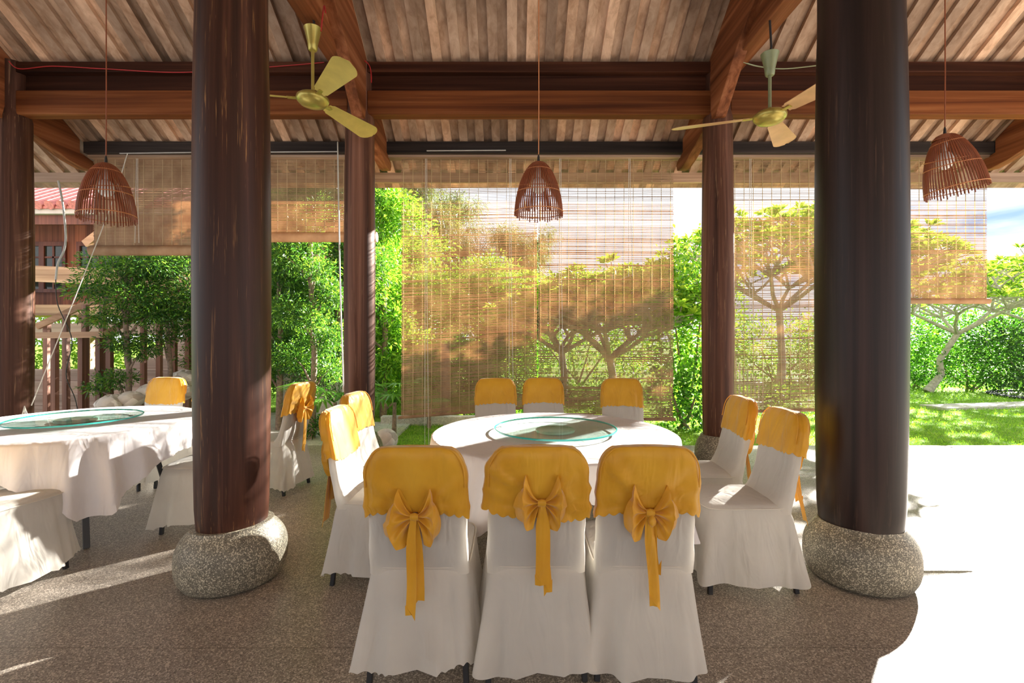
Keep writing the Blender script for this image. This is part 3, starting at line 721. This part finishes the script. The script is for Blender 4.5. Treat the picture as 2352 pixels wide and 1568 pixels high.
table(-3.25, 3.66, .80, R(2), ('round dining table under white cloth beyond the thick reddish column', 'white tablecloth with deep folds on the table before the timber house', 'round teal-edged glass turntable on the table before the timber house'), 4, 1.0)

# ------------------------------------------------------------------ plants
rng = np.random.default_rng(7)
def leafmesh(name, pos, dirs, L, W, m, parent=None, droop=.15):
    n = len(pos); dirs = dirs/np.linalg.norm(dirs, axis=1, keepdims=True)
    rv = rng.normal(size=(n, 3)); side = np.cross(dirs, rv); side /= np.linalg.norm(side, axis=1, keepdims=True)+1e-9
    L = (np.ones(n)*L*rng.uniform(.7, 1.25, n))[:, None]; W = (np.ones(n)*W*rng.uniform(.8, 1.2, n))[:, None]
    tip = pos+dirs*L; tip[:, 2] -= (L[:, 0]*droop); midp = pos+dirs*L*.5
    v = np.stack([pos, midp+side*W*.5, tip, midp-side*W*.5], axis=1).reshape(-1, 3).astype(np.float32)
    me = bpy.data.meshes.new(name); me.vertices.add(4*n); me.vertices.foreach_set('co', v.ravel())
    me.loops.add(4*n); me.loops.foreach_set('vertex_index', np.arange(4*n, dtype=np.int32))
    me.polygons.add(n); me.polygons.foreach_set('loop_start', np.arange(0, 4*n, 4, dtype=np.int32))
    try: me.polygons.foreach_set('loop_total', np.full(n, 4, dtype=np.int32))
    except Exception: pass
    me.update(calc_edges=True); me.validate()
    return mkobj(name, me, m, parent)
def blob(c, r, n, shell=.35):
    d = rng.normal(size=(n, 3)); d /= np.linalg.norm(d, axis=1, keepdims=True)
    rad = 1-shell*rng.random(n)**1.5
    p = np.array(c)+d*np.array(r)*rad[:, None]*(1+.12*np.sin(d[:, 0:1]*7+c[0])+.1*np.sin(d[:, 1:2]*9+d[:, 2:3]*6))
    return p, d
def cloud(blobs, dens, up=.3, jit=.6, shell=.5):
    ps, ds = [], []
    for (c, r) in blobs:
        n = int(dens*(r[0]*r[1]+r[1]*r[2]+r[0]*r[2]))
        p, d = blob(c, r, n, shell); ps.append(p); dd = d+rng.normal(size=d.shape)*jit; dd[:, 2] += up; ds.append(dd)
    return np.concatenate(ps), np.concatenate(ds)
def bush(x, y, blobs, label, m, L=.07, W=.035, dens=900, name='leafy_shrub', cat='shrub', group=None, stems=3, z0=-.05, up=.3, shell=.5, trunk_r=.025, bark='bark'):
    t = thing(name, label, cat, (x, y, z0), 0, group)
    p, d = cloud(blobs, dens, up, shell=shell); leafmesh('foliage', p, d, L, W, M[m], t)
    b = MB()
    for k in range(stems):
        c, r = blobs[k % len(blobs)]
        b.tube([(.08*math.cos(k*2.1), .08*math.sin(k*2.1), 0), (c[0]*.4, c[1]*.4, c[2]*.4), (c[0]*.9, c[1]*.9, c[2])], [trunk_r*1.3, trunk_r, trunk_r*.5], 8)
    b.build('trunk', M[bark], t); return t
def cloudtree(px, d, pxblobs, label, m='leaf_pod', L=.065, W=.017, dens=4600, group=None, tr=.03, zoff=-.05, extra=(), lean=0.0, bark='bark'):
    """tree whose crown is a stack of leafy pads; pads given as (dx, dy, z, r, rz) in metres round the trunk"""
    x = (px-1176)*d/F
    t = thing('small_tree', label, 'tree', (x, d, zoff), 0, group)
    bl = [((a, b_, z-zoff), (r, r*.9, rz)) for (a, b_, z, r, rz) in pxblobs]
    p, dd = cloud(bl, dens, .25, .7, .8); leafmesh('foliage', p, dd, L, W, M[m], t)
    zt_ = max(z for (_, _, z, _, _) in pxblobs)-zoff
    b = MB(); b.tube([(0, 0, 0), (.03, .02, zt_*.35), (lean*.5-.02, 0, zt_*.7), (lean, 0, zt_)], [tr*1.3, tr, tr*.8, tr*.4], 10)
    for (a, b_, z, r, rz) in pxblobs:
        z -= zoff; b.tube([(0, 0, max(.1, z-.35)), (a*.5, b_*.5, z-.12), (a, b_, z)], [tr*.5, tr*.35, tr*.2], 6)
    b.build('trunk', M[bark], t); return t
def rpads(seed, n, z0, z1, rad, r0, r1, flat=.6):
    rn = random.Random(seed); o = []
    for k in range(n):
        z = z0+(z1-z0)*(k+rn.random()*.6)/n; a = rn.uniform(0, 6.28); q = rad*(1-.45*(z-z0)/(z1-z0+.01))*rn.uniform(.25, 1)
        r = rn.uniform(r0, r1); o.append((q*math.cos(a), q*math.sin(a), z, r, r*flat))
    return o
GT = 'fine-leaved garden trees behind the raised blinds'
cloudtree(290, 7.2, [(-.15, 0, 2.35, .50, .28), (.25, .1, 2.45, .45, .25), (-.45, -.1, 2.05, .30, .18), (.1, 0, 1.95, .45, .22), (-.3, 0, 1.65, .33, .16), (.3, .1, 1.7, .42, .2), (-.05, 0, 1.3, .3, .14), (.25, 0, 1.15, .25, .12), (-.15, 0, .75, .3, .14), (-.45, 0, .62, .18, .1), (.1, 0, .45, .22, .1), (-.1, .05, .1, .16, .08)], 'cloud-pruned tree with dark green pads before the timber steps', group=GT, tr=.04)
cloudtree(385, 7.6, [(.0, 0, 2.5, .55, .3), (-.3, 0, 2.2, .4, .22), (.35, 0, 2.1, .4, .3), (.0, 0, 1.8, .5, .25), (.3, .1, 1.5, .32, .2), (-.1, 0, 1.35, .25, .15)], 'cloud-pruned tree just before the thick reddish column hides it', group=GT, tr=.035)
cloudtree(640, 7.4, rpads(3, 16, .9, 3.9, .5, .28, .45), 'slender fine-leaved tree beside the sashed chair', group=GT, tr=.04)
cloudtree(716, 6.75, rpads(4, 15, .9, 3.3, .45, .22, .40)+[(.02, 0, .12, .18, .1), (.12, 0, .22, .14, .08), (-.12, 0, .05, .14, .07)], 'dark-trunked slender tree growing close to the paving edge', group=GT, tr=.038)
cloudtree(775, 8.0, rpads(5, 18, .8, 4.4, .7, .35, .55), 'fine-leaved tree half hidden by the striped slim column', group=GT, tr=.05)
cloudtree(560, 8.8, rpads(6, 18, .8, 4.4, .8, .4, .6), 'fine-leaved tree behind the slender ones, darkest crown', group=GT, tr=.05)
cloudtree(690, 9.6, rpads(16, 24, .5, 4.8, 1.1, .45, .7), 'broad fine-leaved tree filling the gap behind the slender trees', group=GT, tr=.06, dens=2200, L=.09, W=.025)
cloudtree(880, 8.6, rpads(7, 24, .3, 4.3, .8, .35, .55), 'bright green tree between the striped column and the long blind', 'leaf_bright', .10, .032, 1900, tr=.05)
cloudtree(940, 10.5, rpads(8, 26, .4, 3.4, 1.2, .5, .8), 'round green tree seen through the first long blind', 'leaf_bright', .11, .034, 1300, tr=.06)
cloudtree(1120, 11.5, rpads(9, 26, .2, 2.9, 1.5, .5, .8), 'low spreading tree seen through the middle of the first long blind', 'leaf_bright', .11, .034, 1300, tr=.06)
# frangipani trees
def plumeria(px, d, height, crown_r, label, seed, spread=1.0, base_z=-.05, m='leaf_plum', trunk_pts=None, tuft=26, nb=5, levels=3, L=.20, first=.42):
    rn = random.Random(seed); x = (px-1176)*d/F
    t = thing('frangipani_tree', label, 'tree', (x, d, base_z), 0, 'frangipani trees on the lawn')
    b = MB(); tips = []
    def grow(p, dr, ln, r, lv):
        q = p+dr*ln; mid = p+dr*ln*.5+Vector((rn.uniform(-.05, .05), rn.uniform(-.05, .05), rn.uniform(-.03, .03)))
        b.tube([p, mid, q], [r, r*.85, r*.72], 7)
        if lv == 0: tips.append((q, dr)); return
        k = 3 if lv < levels else nb; a0 = rn.uniform(0, 6)
        for i in range(k):
            a = a0+2*math.pi*i/k+rn.uniform(-.3, .3)
            flat = Vector((math.cos(a), math.sin(a), 0))
            nd = (dr*.75+flat*spread*rn.uniform(.6, 1.0)+Vector((0, 0, .12))).normalized(); nd.z = max(nd.z, .08); nd.normalize()
            grow(q, nd, ln*rn.uniform(.62, .82), r*.66, lv-1)
    tp = trunk_pts or [(0, 0, 0), (.06, 0, height*.2), (.0, 0, height*first)]
    r0 = .075
    b.tube([Vector(q) for q in tp], [r0*1.5]+[r0]*(len(tp)-2)+[r0*.9], 10)
    top = Vector(tp[-1]); ln = crown_r*.48
    for i in range(nb):
        a = 2*math.pi*i/nb+rn.uniform(-.3, .3)
        grow(top, Vector((math.cos(a)*spread, math.sin(a)*spread, rn.uniform(.55, .9))).normalized(), ln*rn.uniform(.8, 1.1), r0*.62, levels)
    zmax = max(q.z for q, _ in tips); sc_ = 1.0
    b.build('trunk', M['bark_pale'], t)
    ps, ds = [], []
    for q, dr in tips:
        k = tuft; a = np.linspace(0, 2*np.pi, k, endpoint=False)+rn.random()*6
        el = rng.uniform(.0, 1.1, k); dd = np.stack([np.cos(a)*np.cos(el), np.sin(a)*np.cos(el), np.sin(el)], 1)+np.array(dr)*.35
        ps.append(np.tile(np.array(q), (k, 1))+dd*.02); ds.append(dd)
    leafmesh('foliage', np.concatenate(ps), np.concatenate(ds), L, L*.27, M[m], t, .25)
    return t
plumeria(1400, 9.4, 3.3, 1.75, 'wide frangipani tree seen through the second long blind', 5, 1.0, nb=7, tuft=26, first=.30)
plumeria(1290, 10.3, 3.0, 1.4, 'smaller frangipani tree behind the seam of the two long blinds', 15, 1.0, nb=6, tuft=24, first=.35)
plumeria(1790, 10.2, 4.6, 2.0, 'tallest frangipani tree seen through the blind beside the dark column', 6, 1.0, nb=6, tuft=20, first=.42)
plumeria(2130, 12.3, 3.4, 2.3, 'frangipani tree with a bare twisted trunk leaning over the lawn', 8, 1.15, trunk_pts=[(0, 0, 0), (.35, 0, .45), (.30, 0, .8), (.75, 0, 1.45)], nb=5, tuft=20)
plumeria(1985, 10.4, 4.2, 1.5, 'frangipani tree mostly hidden by the dark column, its leaves reaching past it', 9, 1.0, nb=5, tuft=20, first=.52)
plumeria(2420, 13.0, 3.6, 2.1, 'leafy frangipani tree at the far edge of the lawn', 10, 1.1, nb=5, tuft=22)
# casuarina trees far behind
def needletree(px, d, z1, rad, label, seed, z0=1.0):
    x = (px-1176)*d/F; rn = random.Random(seed)
    t = thing('pine_tree', label, 'tree', (x, d, -.05), 0, 'feathery tall trees behind the garden')
    b = MB(); b.tube([(0, 0, 0), (.1, 0, z1*.5), (0, 0, z1)], [.16, .11, .03], 8)
    bl = []
    for k in range(26):
        z = z0+(z1-z0)*k/26+rn.uniform(-.2, .2); a = rn.uniform(0, 6.28); q = rad*rn.uniform(.3, 1)*(1-.5*(z-z0)/(z1-z0))
        bl.append(((q*math.cos(a), q*math.sin(a), z), (.75, .75, .5))); b.tube([(0, 0, z-.5), (q*math.cos(a), q*math.sin(a), z)], [.05, .02], 5)
    b.build('trunk', M['bark'], t)
    p, dd = cloud(bl, 520, -.5, .8, .9); leafmesh('foliage', p, dd, .30, .022, M['leaf_cas'], t, .3)
needletree(975, 22, 8.6, 2.0, 'tallest feathery tree showing through the upper corner of the first blind', 1, 3.0)
needletree(1050, 24, 8.3, 1.6, 'feathery tree standing beside the tallest one, behind the first blind', 2, 2.5)
needletree(1165, 25, 6.8, 1.8, 'lower feathery tree showing near the middle of the first blind', 3, 2.0)
needletree(1225, 26, 6.6, 1.6, 'feathery tree where the two long blinds meet', 4, 2.0)
# shrubs and hedges
GS = 'shrubs along the garden edge'
def row(px, d, w_, h, label, m='leaf_hedge', L=.08, W=.04, dens=650, name='leafy_shrub', cat='shrub', z=-.05, n=5, group=GS, dep=.5):
    x = (px-1176)*d/F; rn = random.Random(int(px*7+d)); bl = []
    for k in range(n):
        u = (k+.5)/n-.5; bl.append(((u*w_, rn.uniform(-.1, .1), h*.52+rn.uniform(-.04, .06)*h), (w_/n*.85, dep, h*.52)))
    return bush(x, d, bl, label, m, L, W, dens, name, cat, group, stems=n, z0=z)
row(1580, 8.4, .9, 2.9, 'tall bright green shrub beside the slim column behind the side-on chairs', 'leaf_bright', .10, .045, 800, n=2)
row(1570, 7.5, .7, 1.05, 'low dense green shrub at the foot of the tall bright one', 'leaf_hedge', .07, .045, 1300, n=2)
row(2230, 12.6, 2.4, 1.35, 'rounded clipped hedge beside the bare twisted trunk', 'leaf_hedge', .07, .045, 1200, 'clipped_hedge', 'hedge', n=4, dep=.6)
row(2105, 13.2, 1.2, 1.25, 'small clipped hedge between the dark column and the twisted trunk', 'leaf_hedge', .07, .045, 1200, 'clipped_hedge', 'hedge', n=2, dep=.6)
row(2390, 12.0, 2.4, 1.7, 'dark shrub beyond the small pond at the frame edge', 'leaf_dark', .08, .05, 1000, n=3, dep=.7)
row(2220, 17.5, 4.5, 2.4, 'mid green tree line bush behind the rounded hedge', 'leaf_hedge', .12, .06, 420, n=5, dep=1.0)
row(2450, 18.5, 5.0, 3.6, 'tall green bush behind the dark shrub at the frame edge', 'leaf_bright', .13, .06, 380, n=5, dep=1.2)
row(1985, 16.0, 3.5, 2.2, 'green bush behind the dark column', 'leaf_hedge', .12, .06, 420, n=4, dep=1.0)
row(1780, 15.0, 3.6, 2.0, 'green bush behind the tallest frangipani tree', 'leaf_bright', .12, .06, 420, n=4, dep=.9)
row(1560, 14.0, 3.2, 3.2, 'green bush behind the tall bright shrub', 'leaf_bright', .12, .06, 420, n=4, dep=.9)
row(1330, 14.0, 3.6, 3.0, 'green bush behind the wide frangipani tree', 'leaf_bright', .12, .06, 420, n=4, dep=.9)
row(1110, 14.5, 3.6, 2.6, 'green bush behind the low spreading tree', 'leaf_bright', .12, .06, 420, n=4, dep=.9)
row(890, 12.5, 3.2, 3.2, 'dense green bush behind the bright green tree', 'leaf_bright', .12, .05, 500, n=4, dep=.9)
row(640, 12.5, 3.6, 3.6, 'dense dark bush behind the fine-leaved trees', 'leaf_hedge', .11, .05, 500, n=4, dep=.9)
row(130, 14.0, 5.5, 2.3, 'sunlit green bush seen beneath the timber house', 'leaf_bright', .12, .06, 420, n=6, dep=.8)
row(1080, 8.3, 2.0, .32, 'low strip of ground plants beyond the concrete kerb', 'leaf_bright', .09, .035, 1200, n=6, dep=.25)
row(1290, 10.2, 3.8, .5, 'low green planting behind the white chairs across the table', 'leaf_hedge', .09, .04, 700, n=8, dep=.3)
row(1700, 9.6, 3.0, .45, 'low green planting behind the side-on chairs', 'leaf_bright', .09, .04, 700, n=7, dep=.3)
row(1940, 14.2, 2.2, .6, 'low planting at the end of the lawn', 'leaf_hedge', .09, .04, 700, n=5, dep=.3)
# palm-like plants
def palm(px, d, z0, n, L, label, seed, up=.5):
    rn = random.Random(seed); x = (px-1176)*d/F
    t = thing('palm_plant', label, 'palm', (x, d, z0), 0, 'broad-leaved palms by the striped column')
    b = MB(); b.tube([(0, 0, -z0-.05), (0.01, 0, .0)], [.035, .025], 8); b.build('stem', M['bark'], t)
    for k in range(n):
        a = 2*math.pi*k/n+rn.uniform(-.2, .2); e = rn.uniform(.0, 1.0)*up; dr = Vector((math.cos(a), math.sin(a), 0))
        b = MB(); m_ = 9
        hub = dr*L*.35+Vector((0, 0, L*(.1+.35*e)))
        b.tube([(0, 0, 0), hub*.6+Vector((0, 0, .03)), hub], .006, 5)
        sd_ = Vector((-dr.y, dr.x, 0))
        for j in range(m_):
            f = (j/(m_-1)-.5)*1.9; v = (dr*math.cos(f)+sd_*math.sin(f)+Vector((0, 0, .25*e-.05))).normalized(); ln = L*(.62-.10*abs(f)); wv = v.cross(Vector((0, 0, 1))).normalized()*.022
            p1 = hub+v*ln*.45; p2 = hub+v*ln+Vector((0, 0, -.10*ln*2))
            b.add([hub, p1+wv, p2, p1-wv, p1+Vector((0, 0, -.008))], [(0, 1, 4), (1, 2, 4), (2, 3, 4), (3, 0, 4)])
        b.build('frond', M['leaf_palm'], t, smooth=False)
palm(768, 6.55, .50, 13, .80, 'fan palm behind the sunlit white chairs', 1, .7)
palm(905, 6.9, .45, 14, .75, 'fan palm between the striped column and the long blind', 2, .9)
palm(985, 7.6, .30, 10, .45, 'small fan palm under the tilted hem of the first blind', 3, .5)
# grass blades (uncountable)
def grassfield(n, x0, x1, d0, d1, name, label, h=.06, W=.006):
    u = rng.random(n); d = d0*(d1/d0)**u
    x = rng.uniform(x0, x1, n)*d/d0
    p = np.stack([x, d, np.full(n, -.056)], 1); dd = rng.normal(size=(n, 3))*.45; dd[:, 2] = 1
    sc_ = (d/d0)**.5
    o = leafmesh(name, p, dd, h*sc_, W*sc_, M['grass'], None, .3); tag(o, label, 'grass', kind='stuff')
grassfield(70000, -1.6, 7.4, FE+.02, 14, 'lawn_grass', 'short bright green grass of the sunlit lawn')
# path, kerb, walls, pebbles
tag(MB().box(-2.75, -1.62, FE, 8.0, -.06, -.02).build('trim_2', M['concrete'], smooth=False), kind='structure')
tag(MB().box(-9.0, -2.7, FE, 9.0, -.06, -.03).build('trim_3', M['concrete'], smooth=False), kind='structure')
tag(MB().box(-2.1, .2, 7.85, 8.0, -.06, .09).build('trim_4', M['concrete'], smooth=False, bevel=.01), kind='structure')
tag(MB().bar((8.2, 9.6, -.03), (14, 10.6, -.03), .5, .05).build('trim_5', M['concrete'], smooth=False), kind='structure')
b = MB(); b.lathe([(1.3, 0), (1.32, .05), (1.15, .06), (1.1, .02)], 40, (12.6, 11.2, -.06)); tag(b.build('pond_rim', M['dark_cushion']), 'dark low pond rim on the far side of the lawn', 'pond')
for i, (px, d, h, wd) in enumerate([(650, 7.6, .95, .22), (690, 7.9, .8, .2), (752, 7.7, .9, .3)]):
    x = (px-1176)*d/F
    tag(MB().box(x-wd/2, x+wd/2, d, d+.3, -.06, h).build('stone_post', M['concrete'], smooth=False, bevel=.02), ['rough stone post just past the sashed chair', 'thin pale stone post behind the dark-trunked slender tree', 'wide stone post behind the fan palm'][i], 'post', 'stone posts behind the fan palm')
b = MB(); x0, x1 = (1690-1176)*8.8/F, (1752-1176)*8.8/F
for zz in (.15, .50): b.box(x0, x1, 8.78, 8.82, zz, zz+.04)
for k in range(8): b.box(x0+k*(x1-x0)/7-.012, x0+k*(x1-x0)/7+.012, 8.79, 8.81, -.06, .95-.06*k)
tag(b.build('garden_railing', M['rope'], smooth=False), 'small white railing faintly visible through the blind beside the dark column', 'railing')
b = MB(); b.tube([(0, 0, 0), (.02, 0, .5), (0, 0, 1.3)], [.10, .08, .07], 10); o = b.build('tree_stump', M['bark']); o.location = ((1022-1176)*8.2/F, 8.2, -.06); tag(o, 'short brown tree trunk under the first long blind', 'trunk')

# ------------------------------------------------------------------ timber house with steps (behind the farther table)
hs = thing('timber_house', 'dark timber stilt house with red tiled roof behind the raised blinds', 'house', (-10.5, 11.5, -.05))
def hb(name, m, *a, parent=hs, bevel=0, boxes=None):
    b = MB()
    for q in (boxes or [a]): b.box(*q)
    return b.build(name, M[m], parent, smooth=False, bevel=bevel)
hb('wall', 'house_wood', -4.5, 4.2, 0, .15, 2.1, 4.6)
hb('deck', 'house_trim', -4.5, 4.6, -1.0, .2, 1.85, 2.08)
hb('deck_beam', 'stair', -4.5, 4.6, -1.06, -.94, 1.45, 1.68)
for xx in (-3.8, -1.2, 1.2, 3.6): hb('stilt', 'house_trim', xx-.13, xx+.13, -.8, -.54, 0, 1.86)
hb('fascia', 'house_dark', -4.8, 4.9, -1.05, -.98, 3.78, 3.98)
hb('gutter', 'conduit', -4.8, 4.9, -1.16, -1.04, 3.98, 4.10, bevel=.01)
b = MB()
for k in range(40):
    xx = -4.9+k*.25
    b.tube([(xx, -1.25, 4.14), (xx, 1.6, 5.7)], .10, 8)
b.box(-4.9, 5.1, -1.2, -1.1, 4.08, 4.13); b.build('roof', M['roof_tile'], hs)
for xx in (-.95, .42, 1.62, 2.8):
    f = hb('window', 'house_dark', boxes=[(xx-.06, xx+1.06, -.06, 0, 2.42, 2.50), (xx-.06, xx+1.06, -.06, 0, 3.50, 3.60), (xx-.06, xx+.02, -.06, 0, 2.5, 3.5), (xx+.98, xx+1.06, -.06, 0, 2.5, 3.5), (xx+.44, xx+.56, -.06, 0, 2.5, 3.5), (xx+.22, xx+.26, -.04, 0, 2.5, 3.5), (xx+.74, xx+.78, -.04, 0, 2.5, 3.5), (xx, xx+1, -.04, 0, 3.22, 3.26)])
    hb('pane', 'pane', xx, xx+1, -.02, -.005, 2.5, 3.5, parent=f)
rl = MB(); rl.bar((-4.5, -1.0, 2.95), (4.6, -1.0, 2.55), .08, .34); rl.build('balcony_rail', M['house_trim'], hs, smooth=False)
b = MB(); b.bar((2.2, -1.9, 3.2), (5.3, -1.9, 5.6), .14, .14); b.build('barge_board', M['house_trim'], hs, smooth=False)
# staircase
st = thing('timber_staircase', 'grey-brown timber staircase with railings climbing beside the house', 'staircase', (-5.9, 8.4, -.05))
for k in range(8):
    o = MB().box(-3.6 if k < 4 else -2.2+.22*k, .4+.12*k, .20*k, .24+.20*k, .20*k+.0, .20*k+.2).build('step', M['stair'], st, smooth=False, bevel=.006)
def rail(pts, posts, dy):
    b = MB(); 
    for a_, c_ in zip(pts, pts[1:]): b.bar(a_, c_, .07, .09)
    b.build('handrail', M['house_trim'], st, smooth=False)
    for (x, y, z0, z1) in posts: MB().box(x-.035, x+.035, y-.035, y+.035, z0, z1).build('baluster', M['rail'], st, smooth=False)
def SP(px, py, d): q = P(px, py, d); return (q.x+5.9, q.y-8.4, q.z+.05)
rail([SP(85, 750, 7.6), SP(262, 668, 7.9)], [(SP(p_, 0, 7.7)[0], SP(p_, 0, 7.7)[1], 0, SP(p_, y_, 7.7)[2]) for p_, y_ in ((108, 745), (152, 722), (196, 700), (236, 682))], 0)
rail([SP(85, 770, 7.3), SP(240, 768, 7.3), SP(300, 735, 7.5), SP(400, 685, 8.0)], [(SP(p_, 0, 7.4)[0], SP(p_, 0, 7.4)[1], 0, SP(p_, y_, 7.4)[2]) for p_, y_ in ((126, 772), (188, 770), (228, 766), (252, 760))], 0)
rail([SP(398, 690, 8.6), SP(450, 660, 8.9)], [(SP(p_, 0, 8.2)[0], SP(p_, 0, 8.2)[1], .0, SP(p_, y_, 8.2)[2]) for p_, y_ in ((330, 716), (366, 702), (400, 690), (432, 676))], 0)
# pale rocks at the foot of the steps
for i, (px, py, d, r) in enumerate([(300, 915, 7.0, .14), (350, 900, 7.2, .17), (405, 895, 7.5, .2), (425, 870, 7.9, .2), (255, 925, 6.9, .16), (375, 920, 6.7, .18)]):
    q = P(px, py, d); rn = random.Random(i); b = MB(); rings = []
    for k in range(9):
        e = -math.pi/2+math.pi*k/8; rings.append([((r*math.cos(e)+.001)*(1+.18*math.sin(3*a+i+e*2))*math.cos(a), (r*math.cos(e)+.001)*(1+.15*math.sin(2*a+i))*math.sin(a), r*.8*math.sin(e)*(1+.1*math.sin(4*a+i))) for a in [2*math.pi*j/18 for j in range(18)]])
    b.loft(rings); o = b.build('garden_rock', M['rock'], sharp=30); o.location = (q.x, q.y, max(-.05+r*.6, q.z-.1*r))
    o.scale = (1.2, 1, 1) ; 
    tag(o, 'rough pale rock piled at the foot of the timber steps', 'rock', 'pale rocks by the timber steps')
b = MB(); rr = [[(.14*math.cos(e)*(1+.05*math.sin(6*a))*math.cos(a), .14*math.cos(e)*(1+.05*math.sin(6*a))*math.sin(a), .14*math.sin(e)) for a in [2*math.pi*j/24 for j in range(24)]] for e in [-1.5+3.0*k/12 for k in range(13)]]
b.loft(rr); o = b.build('round_rock', M['rock']); o.location = ((886-1176)*6.0/F, 6.0, .12); tag(o, 'small round pale rock on the paving beside the striped column', 'rock')
# second house seen through the first blind
h2 = thing('garden_house', 'small red-roofed house seen through the first long blind', 'house', (-6.2, 19, -.05))
MB().box(-4, 2.0, 0, 3, 0, 3.6).build('wall', M['house_wood'], h2, smooth=False)
b = MB(); b.add([(-5, -.8, 5.6), (-2.5, -.8, 5.6), (2.9, -.8, 3.5), (-5, -.8, 3.5), (-5, 3.6, 5.6), (-2.5, 3.6, 5.6), (2.9, 3.6, 3.5), (-5, 3.6, 3.5)], [(0,1,2,3),(7,6,5,4),(0,4,5,1),(1,5,6,2),(2,6,7,3),(3,7,4,0)])
b.build('roof', M['roof_tile'], h2, smooth=False)
b = MB(); b.bar((-2.5, -.86, 5.68), (3.0, -.86, 3.52), .08, .18); b.build('barge_board', M['house_trim'], h2, smooth=False)
